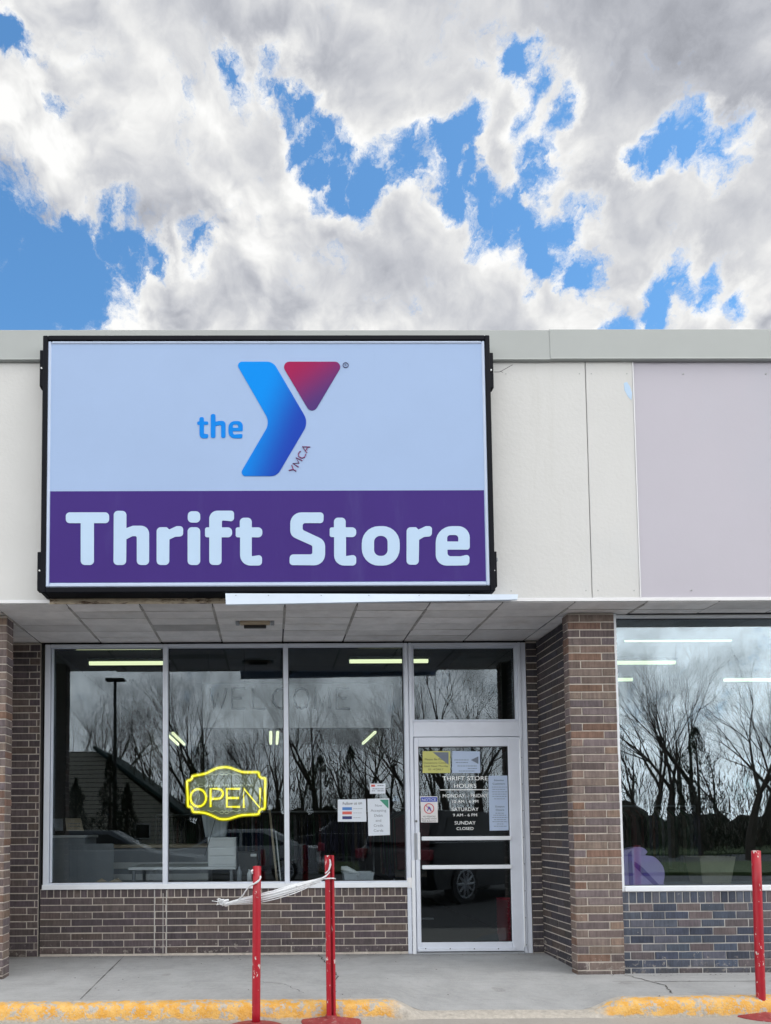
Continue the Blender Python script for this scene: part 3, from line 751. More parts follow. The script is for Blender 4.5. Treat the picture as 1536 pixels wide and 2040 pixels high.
# ---- door leaf
dx0, dx1, dz0, dz1 = XJ1 + .006, XD1 - .004, .022, ZDH - .006
st_w = .062; yD0, yD1 = -.034, .012
gx0, gx1 = at(836, 1650, yD0).x, at(1016, 1650, yD0).x
zg0 = at(930, 1877, yD0).z; zg1 = at(930, 1487, yD0).z
db = MB(); db.bbox((dx0, yD0, dz0), (gx0, yD1, dz1)); db.bbox((gx1, yD0, dz0), (dx1, yD1, dz1))
db.bbox((gx0 + .0005, yD0 + .001, dz0), (gx1 - .0005, yD1, zg0)); db.bbox((gx0 + .0005, yD0 + .001, zg1), (gx1 - .0005, yD1, dz1))
door = db.build('door', M['alu'], B)
MB().box((gx0, -.012, zg0), (gx1, -.006, zg1)).build('pane', M['glass'], door)
g = MB(); w_ = .007
for a in ((gx0, zg0, gx0 + w_, zg1), (gx1 - w_, zg0, gx1, zg1), (gx0 + w_, zg0, gx1 - w_, zg0 + w_), (gx0 + w_, zg1 - w_, gx1 - w_, zg1)): g.box((a[0], -.020, a[1]), (a[2], -.0125, a[3]))
g.build('gasket', M['gasket'], door)
for (va, vb) in ((1666, 1674), (1723, 1731)):
    za, zb = at(930, vb, yD0).z, at(930, va, yD0).z
    MB().bbox((gx0 + .016, -.062, za), (gx1 + .004, -.036, zb), .006).build('push_bar', M['alu_white'], door)
MB().bbox((gx0 - .035, -.052, dz0 + .004), (gx1 + .02, -.0345, dz0 + .034), .003).build('door_sweep', M['alu'], door)
for u in (848, 897, 945, 993): p = at(u, 1890, -.053); MB().lathe([(0, -.004), (.005, -.004), (.005, .004), (0, .004)], p, 8).build('screw', M['dark'], door)
# lock, pull handle at the meeting stile, strike plates
lk = MB(); p = at(829, 1636, yD0)
lk.tube([(p.x, yD0 + .002, p.z), (p.x, yD0 - .008, p.z)], .013, 16); lk.build('lock', M['greybox'], door)
MB().tube([(p.x, yD0 - .009, p.z), (p.x, yD0 - .004, p.z)], .006, 10).build('keyhole', M['dark'], door)
za, zb = at(829, 1713, yD0).z, at(829, 1660, yD0).z
MB().bbox((dx0 - .014, yD0 - .003, za), (dx0 + .012, yD0 - .0005, zb), .001).build('guard_plate', M['greybox'], door)
MB().bbox((dx0 + .018, yD0 - .016, za + .0), (dx0 + .042, yD0 - .0005, zb + .01), .005).build('handle', M['alu_white'], door)
MB().bbox((XJ1 - .038, -.0315, .0), (XJ1 - .004, -.0285, za - .004), .001).build('strike_plate', M['alu_white'], df)
hg = MB(); hg.tube([(XD1 + .0, -.036, .06), (XD1 + .0, -.036, dz1 - .02)], .008, 10); hg.build('hinge', M['alu_white'], door)
for z in [.08 + .26 * i for i in range(8)]: MB().tube([(XD1 + .016, -.031, z), (XD1 + .016, -.027, z)], .004, 6).build('rivet', M['dark'], df)
# ---- right store window
YG = YR + .07
for (xa, xb, nm) in ((2.986, 6.0, 'r'), (-6.6, -2.864, 'l')):
    w = MB(); w.bbox((xa, YR - .012, .664), (xa + .026, YR + .08, HS - .006)); w.bbox((xa + .0265, YR - .02, .664), (xb - .05, YR + .08, .708)); w.bbox((xb - .05, YR - .012, .664), (xb, YR + .08, HS - .006))
    w.box((xa + .027, YR + .03, HS - .03), (xb - .051, YR + .08, HS - .006))
    w = w.build('window', M['alu_white'], B)
    pane(xa + .026, .707, xb - .05, HS - .029, w, YG, 'glass_r')
MB().box((6.0, YR, .66), (9, YR + .2, HS)).build('wall', M['cream'], B)
MB().box((-7, YR, .66), (-6.6, YR + .2, HS)).build('wall', M['cream'], B)
# ---- interior shell: two rooms
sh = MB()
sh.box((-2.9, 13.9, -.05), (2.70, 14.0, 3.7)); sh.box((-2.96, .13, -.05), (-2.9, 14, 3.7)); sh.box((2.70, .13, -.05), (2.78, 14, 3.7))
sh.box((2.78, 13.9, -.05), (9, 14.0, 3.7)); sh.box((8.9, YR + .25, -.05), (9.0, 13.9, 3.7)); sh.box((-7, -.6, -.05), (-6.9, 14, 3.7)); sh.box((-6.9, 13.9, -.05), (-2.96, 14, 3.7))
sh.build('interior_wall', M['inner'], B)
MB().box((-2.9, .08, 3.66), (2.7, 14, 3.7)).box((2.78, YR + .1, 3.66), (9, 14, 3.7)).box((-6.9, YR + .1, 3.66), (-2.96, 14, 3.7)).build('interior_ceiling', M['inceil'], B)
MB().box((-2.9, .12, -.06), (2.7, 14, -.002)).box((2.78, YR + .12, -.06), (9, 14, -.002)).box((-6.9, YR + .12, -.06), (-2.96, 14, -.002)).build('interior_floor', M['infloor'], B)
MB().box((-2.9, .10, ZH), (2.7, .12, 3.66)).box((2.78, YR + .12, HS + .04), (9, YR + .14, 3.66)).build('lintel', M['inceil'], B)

# ================================================================== soffit lamp
p = at(508, 1243, -.72)
SLm = empty('soffit_lamp', (p.x, -.72, HS), 'small beige lamp housing fixed under the soffit boards', 'light fixture')
MB().bbox((-.135, -.035, -.028), (.135, .035, -.001), .006).build('housing', M['wood'], SLm)
MB().bbox((-.10, .01, -.052), (.10, .050, -.029), .004).build('diffuser', M['dark'], SLm)
for s in (-1, 1): MB().bbox((s * .155 - .018, -.03, -.030), (s * .155 + .018, .03, -.001), .004).build('end_cap', M['greybox'], SLm)

# ================================================================== big sign
YS = YF - .17
SG = empty('wall_sign', (0, 0, 0), 'large black-framed sign with purple lower band, mounted on the cream fascia above the windows', 'sign')
tl = at(88, 668, YS); tr = at(977, 672, YS); bl = at(77, 1190, YS); br = at(986, 1184, YS)
sx0, sx1, sz0, sz1 = (tl.x + bl.x) / 2, (tr.x + br.x) / 2, at(530, 1179, YS).z, (tl.z + tr.z) / 2 + .012
fw = .040
cab = MB(); cab.bbox((sx0, YS, sz0), (sx0 + fw, YF - .002, sz1), .006); cab.bbox((sx1 - fw, YS, sz0), (sx1, YF - .002, sz1), .006)
cab.bbox((sx0 + fw, YS, sz0), (sx1 - fw, YF - .002, sz0 + fw * 1.15), .006); cab.bbox((sx0 + fw, YS, sz1 - fw * 1.1), (sx1 - fw, YF - .002, sz1), .006)
cab.box((sx0 + fw, YF - .06, sz0 + fw), (sx1 - fw, YF - .02, sz1 - fw))
cab.build('cabinet', M['black'], SG)
tr_ = MB(); ix0, ix1, iz0, iz1 = sx0 + fw + .0005, sx1 - fw - .0005, sz0 + fw * 1.15 + .0005, sz1 - fw * 1.1 - .0005; tw_ = .026
tr_.bbox((ix0, YS + .004, iz0), (ix0 + tw_, YS + .03, iz1), .008); tr_.bbox((ix1 - tw_, YS + .004, iz0), (ix1, YS + .03, iz1), .008)
tr_.bbox((ix0 + tw_, YS + .004, iz0), (ix1 - tw_, YS + .03, iz0 + tw_ * 1.3), .008); tr_.bbox((ix0 + tw_, YS + .004, iz1 - tw_), (ix1 - tw_, YS + .03, iz1), .008)
tr_.build('retainer', M['signtrim'], SG)
YFc = YS + .012
MB().box((ix0 + tw_, YFc, iz0 + tw_ * 1.3), (ix1 - tw_, YFc + .006, iz1 - tw_)).build('face', M['signface'], SG)
zband = at(530, 978, YFc).z
MB().box((ix0 + tw_ + .004, YFc - .003, iz0 + tw_ * 1.3 + .004), (ix1 - tw_ - .006, YFc - .0002, zband)).build('band', M['purple'], SG)
for (u0, u1, v0, v1) in ((80, 90, 700, 772), (75, 84, 1101, 1178), (973, 981, 705, 775), (981, 988, 1100, 1170)):
    a = at(u0, v1, YS + .03); b = at(u1, v0, YS + .03); MB().bbox((a.x, YS + .012, a.z), (b.x, YS + .075, b.z), .003).build('hinge', M['black'], SG)
for (u, v) in ((83, 734), (79, 1137), (978, 738), (984, 1137)):
    a = at(u, v, YS + .01); MB().tube([(a.x, YS + .002, a.z), (a.x, YS + .014, a.z)], .007, 8).build('hinge_bolt', M['white'], SG)
a = at(988, 1115, YS + .03); MB().bbox((a.x - .008, YS + .02, a.z - .014), (a.x + .014, YS + .05, a.z + .014), .003).build('latch', M['greybox'], SG)
mb = MB(); p = at(379, 665, YS + .05); mb.tube([(p.x + .016 * math.cos(k * .6), YS + .05, sz1 + .006 + .016 * math.sin(k * .6)) for k in range(11)], .003, 6); mb.build('lifting_eye', M['dark'], SG)
mb = MB(); p = at(689, 666, YS + .05); mb.tube([(p.x, YS + .04, sz1), (p.x, YS + .04, sz1 + .018)], [.008, .011], 8); mb.build('knob', M['purple'], SG)
for u in (254, 290, 140): p = at(u, 662, YF - .03); 
c1 = lambda x, y: at(100 + x / 3.339, 960 + y / 3.339, YFc - .0045)
c2 = lambda x, y: at(540 + x / 2.954, 960 + y / 2.954, YFc - .0045)
c3 = lambda x, y: at(360 + x / 3.84, 660 + y / 3.84, YFc - .002)
big = [
 (c1, [[(104,203,26),(392,203,26),(392,275,26),(291,275,3),(291,553,28),(203,553,28),(203,275,3),(104,275,26)]]),
 (c1, [[(423,193,28),(507,193,28),(507,308,2),(550,292,30),(658,292,65),(658,553,28),(576,553,28),(576,361,12),(548,361,20),(507,381,2),(505,553,28),(421,553,28)]]),
 (c1, [[(708,302,28),(775,302,12),(792,317,3),(840,295,20),(885,295,25),(884,362,22),(830,366,15),(793,383,3),(792,553,28),(708,553,28)]]),
 (c1, [[(915,196,28),(998,196,28),(998,271,28),(915,271,28)], [(914,302,28),(998,302,28),(998,553,28),(914,553,28)]]),
 (c1, [[(1058,303,2),(1058,192,75),(1223,192,20),(1223,264,22),(1142,256,8),(1142,303,2),(1210,303,28),(1210,369,28),(1140,369,2),(1140,553,28),(1058,553,28),(1058,369,2),(1030,369,28),(1030,303,28)]]),
 (c1, [[(1261,303,2),(1261,239,28),(1341,239,28),(1341,303,2),(1411,303,28),(1411,369,28),(1341,369,2),(1341,495,2),(1409,485,22),(1409,557,25),(1263,557,70),(1263,369,2),(1234,369,28),(1234,303,28)]]),
 (c2, [[(310,180,20),(308,243,20),(186,243,14),(186,283,14),(318,345,55),(318,492,65),(108,490,20),(110,427,22),(243,427,12),(243,376,14),(113,318,50),(113,180,65)]]),
 (c2, [[(370,268,2),(370,211,24),(439,211,24),(439,268,2),(501,268,24),(501,325,24),(441,325,2),(441,437,2),(501,428,20),(501,493,22),(371,493,60),(371,325,2),(345,325,24),(345,268,24)]]),
 (c2, [[(534,261,100),(757,261,100),(757,493,100),(534,493,100)], [(606,318,36),(606,436,36),(686,436,36),(686,318,36)]]),
 (c2, [[(798,267,24),(853,267,10),(867,281,3),(910,261,16),(947,261,20),(946,320,20),(900,324,14),(871,341,3),(869,488,24),(797,488,24)]]),
 (c2, [[(969,261,95),(1169,261,85),(1169,399,16),(1038,399,2),(1038,438,32),(1115,438,10),(1168,426,18),(1167,490,22),(1100,493,20),(969,493,100)], [(1036,351,3),(1102,351,3),(1102,313,30),(1036,313,30)]]),
]
for cv, loops in big: outline_mesh([rounded(l) for l in loops], cv, 'letter', M['letters'], SG, .003)
for loops in ([[(143,690,2),(143,657,14),(178,657,14),(178,690,2),(212,690,14),(212,715,12),(178,715,2),(178,785,8),(212,787,12),(210,818,14),(144,820,32),(144,715,2),(127,715,12),(127,690,12)]],
              [[(230,633,14),(266,633,14),(266,692,2),(290,686,12),(343,686,34),(343,816,14),(309,816,14),(309,716,10),(266,724,4),(266,816,14),(230,816,14)]],
              [[(365,687,50),(475,687,42),(475,764,8),(400,764,2),(400,790,18),(473,785,10),(472,818,12),(365,820,50)], [(399,738,2),(440,738,2),(440,713,14),(399,713,14)]]):
    outline_mesh([rounded(l) for l in loops], c3, 'letter', M['theblue'], SG, .003)
p0 = c3(560, 560); p1 = c3(930, 700)
M['logo_b'] = gradient_mat('logo_blue', (.0, .25, .80), (.012, .055, .42), tuple(p0), tuple(p1))
p0 = c3(850, 250); p1 = c3(1070, 560)
M['logo_r'] = gradient_mat('logo_red', (.33, .015, .085), (.08, .035, .18), tuple(p0), tuple(p1))
outline_mesh([rounded([(417,233,30),(707,233,85),(978,697,114),(736,1108,85),(444,1108,30),(684,697,114)])], c3, 'emblem_chevron', M['logo_b'], SG)
outline_mesh([rounded([(760,233,40),(1251,233,40),(1005,646,42)])], c3, 'emblem_triangle', M['logo_r'], SG)
pa = c3(868, 1088); pb = c3(985, 886); ang = math.atan2(pb.z - pa.z, pb.x - pa.x); L_ = math.hypot(pb.z - pa.z, pb.x - pa.x)
GLY = {'Y': [[(0, 1), (.42, .5), (.42, 0)], [(.84, 1), (.42, .5)]], 'M': [[(0, 0), (.06, 1), (.5, .25), (.94, 1), (1, 0)]], 'C': [[(.8, .92), (.6, 1), (.3, 1), (.04, .75), (.04, .25), (.3, 0), (.6, 0), (.8, .08)]], 'A': [[(0, 0), (.45, 1), (.9, 0)], [(.17, .32), (.73, .32)]]}
ux, uz = (pb - pa).normalized(), None
ux = Vector((math.cos(ang), 0, math.sin(ang))); uz = Vector((-math.sin(ang), 0, math.cos(ang))); adv = 0; hh = .056
base_pt = pa - uz * hh * .1
for ch, wd in (('Y', .84), ('M', 1.0), ('C', .8), ('A', .9)):
    mb = MB(); kx_ = L_ / 4.15
    for st_ in GLY[ch]: mb.tube([base_pt + ux * ((adv + x) * kx_) + uz * (z * hh) for x, z in st_], .0052, 6)
    mb.build('letter', M['maroon'], SG); adv += wd + .22
p = c3(1262, 259); rr = 21 / 3.84 / 1473 * 5.75
mb = MB(); mb.tube([(p.x + rr * math.cos(k * math.pi / 12), p.y, p.z + rr * math.sin(k * math.pi / 12)) for k in range(25)], .0035, 5); mb.build('trademark_ring', M['darkblue'], SG)
text('R', p - Vector((0, 0, rr * .5)), rr * 1.0, None, M['darkblue'], 'lettering', SG, bold=.02)

# ================================================================== interior lamps
def strip_light(name, lab, group, c, L_, along, r=.035, two=False):
    e = empty(name, c, lab, 'light fixture', group)
    if along == 'x':
        MB().bbox((-L_ / 2, -.06, .02), (L_ / 2, .06, .055), .004).build('housing', M['greybox'], e)
        tb = MB(); tb.tube([(-L_ / 2 + .01, 0, 0), (L_ / 2 - .01, 0, 0)], r, 8); tb.build('tube', M['tube'], e, True)
    else:
        MB().bbox((-.16, -L_ / 2, .03), (.16, L_ / 2, .06), .004).build('housing', M['dark'], e)
        for s in (-1, 1):
            for k in range(3):
                l = L_ / 3; y = -L_ / 2 + k * l
                tb = MB(); tb.tube([(s * .085, y + .05, 0), (s * .085, y + l - .05, 0)], r, 8); tb.build('tube', M['tube'], e, True)
    return e
def lamp_x(u0, u1, v, z, lab, grp):
    d = ray((u0 + u1) / 2, v); k = (z - CAM.z) / d.z; p = CAM + d * k
    w = (u1 - u0) / F * (p.y - CAM.y)
    strip_light('ceiling_light', lab, grp, p, max(w, .3), 'x', .030)
GL = 'fluorescent strips in the store'
lamp_x(150, 322, 1290, 3.58, 'fluorescent strip at the very top of the leftmost window, partly cut by the frame', GL)
lamp_x(176, 338, 1321, 3.58, 'fluorescent strip in the leftmost window, lower one, running behind the first mullion', GL)
lamp_x(712, 884, 1287, 3.58, 'upper fluorescent strip crossing behind the jamb beside the door transom', GL)
lamp_x(694, 855, 1317, 3.58, 'lower fluorescent strip crossing behind the jamb beside the door transom', GL)
for (u0, v0, u1, v1, lab) in ((343, 1460, 364, 1491, 'distant double tube lamp seen slanting just right of the first mullion'),
                              (549, 1458, 543, 1491, 'distant double tube lamp seen slanting just left of the second mullion'),
                              (757, 1458, 722, 1486, 'distant double tube lamp seen slanting in the third window above the paper notices')):
    d0 = ray(u0, v0); p0 = CAM + d0 * ((3.58 - CAM.z) / d0.z); d1 = ray(u1, v1); p1 = CAM + d1 * ((3.58 - CAM.z) / d1.z)
    p0.y = min(p0.y, 12); 
    y0, y1 = min(p0.y, p1.y), max(p0.y, p1.y); y1 = min(y1, y0 + 2.5)
    strip_light('ceiling_light', lab, GL, Vector(((p0.x + p1.x) / 2, (y0 + y1) / 2, 3.58)), y1 - y0, 'y', .034)
GR = 'fluorescent strips in the neighbouring store'
lamp_x(1242, 1460, 1274, 3.58, 'long fluorescent strip nearest the top of the right-hand window', GR)
lamp_x(1150, 1348, 1320, 3.58, 'fluorescent strip of the middle row starting at the brick pillar in the right-hand window', GR)
lamp_x(1090, 1262, 1354, 3.58, 'short end of a fluorescent strip in the lowest row beside the brick pillar', GR)
lamp_x(1440, 1612, 1354, 3.58, 'fluorescent strip of the lowest row running off the right edge', GR)

# ================================================================== neon sign
YN = .035 + .03
NE = empty('neon_sign', (0, 0, 0), 'lit yellow neon sign reading OPEN in a scalloped border, hanging in the second window', 'neon sign')
cn = lambda x, y, Y=YN: at(360 + x / 8.084, 1510 + y / 8.086, Y)
brd = [(205, 290), (390, 255), (470, 220), (580, 168), (700, 150), (790, 158), (880, 190), (1000, 228), (1120, 232), (1245, 235), (1262, 280), (1285, 310), (1330, 330), (1362, 345),
       (1358, 560), (1352, 800), (1300, 825), (1262, 862), (1245, 905), (1100, 915), (970, 925), (860, 955), (780, 980), (700, 988), (620, 980), (520, 935), (400, 890), (300, 876), (205, 868), (185, 820), (160, 785), (118, 770), (112, 590), (105, 385), (150, 360), (180, 330), (190, 300)]
def catmull(P, n=4, closed=True):
    out = []; k = len(P)
    for i in range(k if closed else k - 1):
        a, b, c, d = [Vector(P[(i + j) % k] if closed else P[max(0, min(k - 1, i + j))]) for j in (-1, 0, 1, 2)]
        for s in range(n):
            t = s / n; out.append(.5 * ((2 * b) + (c - a) * t + (2 * a - 5 * b + 4 * c - d) * t * t + (3 * b - a - 3 * c + d) * t ** 3))
    if not closed: out.append(Vector(P[-1]))
    return out
def neon(paths, r, m, name, closed=False, sm=True, Y=YN):
    mb = MB()
    for P in paths:
        q = catmull(P, 5, closed) if sm else [Vector(x) for x in P]
        pts = [cn(x.x, x.y, Y) for x in q]
        if closed: pts.append(pts[0])
        mb.tube(pts, r, 8)
    return mb.build(name, m, NE, True)
neon([brd], .0105, M['neon'], 'border_tube', True); neon([brd], .021, M['neonhalo'], 'border_halo', True, Y=YN + .014)  # wider tube behind the border imitates its halo of light
O = [(283 + 125 * math.cos(a), 642 + 140 * math.sin(a)) for a in [k * math.pi / 10 for k in range(20)]]
letters = [([O], True, True), ([[(482, 792), (482, 497), (600, 497), (650, 512), (676, 545), (680, 580), (670, 615), (640, 648), (590, 658), (488, 658)]], False, False),
           ([[(958, 497), (742, 497), (742, 787), (958, 787)], [(745, 645), (940, 645)]], False, False),
           ([[(1016, 805), (1016, 490), (1275, 803), (1280, 480)]], False, False)]
for P, cl_, sm in letters:
    neon(P, .0092, M['neon'], 'letter_tube', cl_, sm); neon(P, .0170, M['neonhalo'], 'letter_halo', cl_, sm, YN + .013)
bk = outline_mesh([[tuple(v) for v in catmull(brd, 3)]], lambda x, y: cn(x, y, YN + .03), 'backing_panel', None, NE, .004)
mm = bpy.data.materials.new('acrylic_panel'); mm.use_nodes = True; t_ = mm.node_tree; t_.nodes.clear()
_o = t_.nodes.new('ShaderNodeOutputMaterial'); _m = t_.nodes.new('ShaderNodeMixShader'); _d = t_.nodes.new('ShaderNodeBsdfDiffuse'); _t = t_.nodes.new('ShaderNodeBsdfTransparent')
_d.inputs[0].default_value = (.55, .58, .46, 1); _m.inputs[0].default_value = .42; t_.links.new(_t.outputs[0], _m.inputs[1]); t_.links.new(_d.outputs[0], _m.inputs[2]); t_.links.new(_m.outputs[0], _o.inputs[0]); bk.data.materials.clear(); bk.data.materials.append(mm)
text("Come in we're", cn(715, 460, YN - .008), .030, 900 / 8.08 / F * 7.3, M['neonoff'], 'script_lettering', NE, bold=.005)
sw = []
for cx, cy, s in ((700, 262, 1), (700, 862, -1)):
    for sx in (-1, 1):
        sw.append([(cx + sx * k * 10, cy + s * (12 * math.sin(k * .55) * (1 if k < 14 else .8)) + s * k * .6 * .3) for k in range(0, 28, 1)])
        sw.append([(cx + sx * (40 + 30 * math.cos(k * .7)), cy - s * 15 + 22 * math.sin(k * .7)) for k in range(9)])
neon(sw, .0026, M['neonoff'], 'scroll_ornament')
mb = MB(); a = cn(480, 160); b = cn(1000, 160)
mb.tube([(a.x, YN + .03, a.z + .0), (a.x - .02, YN + .03, ZH - .04)], .0012, 4); mb.tube([(b.x, YN + .03, b.z - .01), (b.x + .02, YN + .03, ZH - .04)], .0012, 4)
mb.build('hanging_wire', M['dark'], NE)
a = cn(560, 960); mb = MB(); mb.tube([(a.x, YN + .03, a.z), (a.x - .06, YN + .08, a.z - .2), (a.x - .12, YN + .15, a.z - .38)], .003, 5); mb.build('power_cord', M['dark'], NE)

# ================================================================== paper notices on the glass
def sheet(name, lab, cat, quad, Y, m, group=None):
    e = empty(name, (0, 0, 0), lab, cat, group); q = [at(x, y, Y) for x, y in quad]
    mb = MB(); n = [Vector((v.x, Y + .0012, v.z)) for v in q]
    mb.add([Vector((v.x, Y, v.z)) for v in q] + n, [(0, 1, 2, 3), (7, 6, 5, 4), (0, 4, 5, 1), (1, 5, 6, 2), (2, 6, 7, 3), (3, 7, 4, 0)])
    mb.build('paper', m, e); return e
def lines(e, rows, Y, m, h=1.1, name='print'):
    mb = MB(); rnd = random.Random(3)
    for (u0, u1, v) in rows:
        u = u0
        while u < u1:
            w = rnd.uniform(2.0, 6.0); w = min(w, u1 - u); a = at(u, v + h / 2, Y); b = at(u + w, v - h / 2, Y)
            mb.box((a.x, Y - .0008, a.z), (b.x, Y - .0002, b.z)); u += w + 1.0
    return mb.build(name, m, e)
def tx(s, u, v, h, w, Y, m, e, bold=.01, **k):
    """v = baseline, h = cap height in picture px, w = width in px"""
    p = at(u, v, Y); d = (Y - CAM.y) / F
    return text(s, p, h * d, w * d if w else None, m, 'lettering', e, bold=bold, **k)
YI = GY - .0035        # just proud of window pane
YI2 = YI - .0008
e = sheet('notice', 'white landscape paper reading Follow us on with three coloured bars, taped in the third window', 'paper notice', [(673, 1637), (730, 1637), (729, 1592), (673, 1593)], YI, M['paper'], 'paper notices in the third window')
tx('Follow us on', 702, 1603, 6, 38, YI2, M['ink'], e, 0, rot=.03)
for v, m in ((1611, 'pblue'), (1619.5, 'pred'), (1629, 'pnavy')):
    a = at(682, v + 3, YI); b = at(701, v - 3, YI); MB().box((a.x, YI - .0006, a.z), (b.x, YI - .0002, b.z)).build('colour_bar', M[m], e)
    lines(e, [(704, 722 - (v - 1611) * .2, v)], YI, M['ink_g'], .7)
e = sheet('notice', 'white portrait paper reading Now Accepting Debit and Credit Cards, with a green corner', 'paper notice', [(734, 1665), (777, 1663.5), (775.5, 1590.5), (732, 1591.5)], YI, M['paper'], 'paper notices in the third window')
for k, s in enumerate(('Now', 'Accepting', 'Debit', 'and', 'Credit', 'Cards')): tx(s, 754, 1607 + k * 10, 5.2, (14, 31, 17, 11, 19, 19)[k], YI2, M['ink_g'], e, .006)
flat_poly([(756, 1593), (774, 1593), (774, 1611)], YI2, 'corner_print', M['green'], e, .0008)
e = sheet('notice', 'small white card with a red mark, uppermost of the papers in the third window', 'paper notice', [(737, 1581.5), (768, 1581), (768, 1561), (737, 1561)], YI, M['paper'], 'paper notices in the third window')
lines(e, [(752, 764, 1565), (742, 764, 1571.5), (741, 747, 1575.5), (752, 765, 1575.5)], YI, M['ink_g'], 1.4)
a = at(739.5, 1567.5, YI); b = at(747, 1563, YI); MB().box((a.x, YI - .0006, a.z), (b.x, YI - .0002, b.z)).build('emblem', M['pred'], e)
e = empty('window_sticker', (0, 0, 0), 'tiny pale blue sticker on the glass beside the jamb, right of the white papers', 'sticker')
for k, (s, w) in enumerate((('WI', 6), ('SBA L', 11), ('SERVES', 14))): tx(s, 788.5, 1588.5 + k * 3.6, 2.8, w, YI2, M['letters'], e, .03)
# WELCOME board inside
YB = .9
e = sheet('banner', 'grey board with dark WELCOME lettering hanging deep in the store', 'banner', [(404, 1450), (778, 1450), (784, 1362), (404, 1362)], YB, mat('grey_banner', (.40, .40, .41), .8))
WG = {'W': [[(0, 1), (.28, 0), (.5, .75), (.72, 0), (1, 1)]], 'E': [[(.9, 1), (.1, 1), (.1, 0), (.9, 0)], [(.1, .52), (.7, .52)]], 'L': [[(.1, 1), (.1, 0), (.85, 0)]], 'C': [[(.9, .85), (.6, 1), (.3, .95), (.05, .65), (.05, .35), (.3, .05), (.6, 0), (.9, .15)]],
      'O': [[(.5, 1), (.2, .9), (.03, .5), (.2, .1), (.5, 0), (.8, .1), (.97, .5), (.8, .9), (.5, 1)]], 'M': [[(.05, 0), (.12, 1), (.5, .2), (.88, 1), (.95, 0)]]}
for k_, ch in enumerate('WELCOME'):
    mb = MB(); u0_ = 418 + k_ * 41.5; q0 = at(u0_, 1412, YB - .004); q1 = at(u0_ + 33, 1371, YB - .004)
    for st_ in WG[ch]: mb.tube([(q0.x + (q1.x - q0.x) * x, YB - .006, q0.z + (q1.z - q0.z) * z) for x, z in st_], .0155, 6)
    mb.build('letter', M['ink'], e)
e = sheet('banner', 'small pale sign board with illegible dark print hanging below the WELCOME board', 'banner', [(614, 1511), (690, 1509), (692, 1486), (616, 1486)], YB - .1, M['inner'])
lines(e, [(620, 684, 1500)], YB - .102, M['ink'], 8)
# door notices
YDG = -.0140; YD2 = YDG - .0008
GD = 'notices on the glass door'
e = sheet('notice', 'yellow landscape paper at the top left of the door glass', 'paper notice', [(842, 1540), (897, 1540), (897, 1496.5), (842, 1496.5)], YDG, M['paper_y'], GD)
tx('Please Be Patient', 869, 1514.5, 4, 46, YD2, M['ink'], e, .0); tx('Donations Closed', 868, 1521.5, 4, 48, YD2, M['ink'], e, .0)
tx('Until Next Monday', 869, 1528, 4, 48, YD2, M['ink'], e, .0); tx('10 - 4 DAILY', 868, 1534.5, 4, 30, YD2, M['ink'], e, .005)
flat_poly([(862, 1498.5), (893.5, 1498.5), (893.5, 1523.5)], YD2, 'dark_corner_print', M['ink_g'], e, .0008)
e = sheet('notice', 'pale blue landscape paper at the top of the door glass, right of the yellow one', 'paper notice', [(900.5, 1540), (957, 1540), (956, 1497), (901, 1496)], YDG, M['paper_b'], GD)
lines(e, [(905, 934, 1514), (908, 932, 1519), (911, 950, 1526), (932, 950, 1531), (914, 946, 1536)], YDG, M['ink_g'], 1.3)
flat_poly([(938, 1514), (953, 1507), (953, 1522)], YD2, 'corner_print', M['ink_g'], e, .0008)
e = sheet('notice', 'long pale blue paper with two headings down the right side of the door glass', 'paper notice', [(975.5, 1655), (1016, 1654), (1015, 1545), (973, 1545.5)], YDG, M['paper_b'], GD)
tx('Attention', 994, 1556, 3.6, 20, YD2, M['ink'], e, .02); tx('Customers:', 994, 1563, 3.6, 25, YD2, M['ink'], e, .02)
tx('Donation', 996, 1608.5, 3.6, 18, YD2, M['ink'], e, .02); tx('Closure', 996, 1615, 3.6, 17, YD2, M['ink'], e, .02)
lines(e, [(980, 1010, 1568), (981, 1007, 1572.5), (980, 1010, 1577.5), (981, 1009, 1582), (981, 1009, 1586.5), (984, 1006, 1591.5), (987, 1004, 1620), (983, 1008, 1624), (981, 1011, 1628.5), (984, 1008, 1633), (981, 1011, 1637), (990, 1003, 1641.5), (984, 1010, 1646)], YDG, M['ink_g'], 1.0)
e = sheet('warning_notice', 'white notice with blue NOTICE heading and red prohibition ring, left side of the door glass', 'warning sign', [(838.5, 1638.5), (872.5, 1638.5), (871.5, 1586.5), (837.5, 1586.5)], YDG, mat('notice_white', (.66, .66, .68), .6), GD)
a = at(838.5, 1597.5, YDG); b = at(870.8, 1588, YDG); MB().box((a.x, YDG - .0006, a.z), (b.x, YDG - .0002, b.z)).build('heading_bar', M['notice_b'], e)
tx('NOTICE', 854.5, 1595.8, 5.4, 28, YD2, M['white'], e, .015)
for k, (s, w) in enumerate((('NO WEAPONS', 25), ('ALLOWED INSIDE', 30), ('THIS BUILDING', 28))): tx(s, 855, 1628 + k * 4.6, 3.2, w, YD2, M['ink'], e, .02)
mb = MB(); p = at(854.7, 1610.8, YD2); r_ = 9.6 / F * 7.23
mb.tube([(p.x + r_ * math.cos(k * math.pi / 14), p.y, p.z + r_ * math.sin(k * math.pi / 14)) for k in range(29)], .0042, 5)
mb.tube([(p.x - r_ * .68, p.y, p.z + r_ * .68), (p.x + r_ * .68, p.y, p.z - r_ * .68)], .0036, 5); mb.build('prohibition_ring', M['notice_r'], e)
mb = MB(); q = lambda x, z: (p.x + x * r_, p.y + .001, p.z + z * r_)
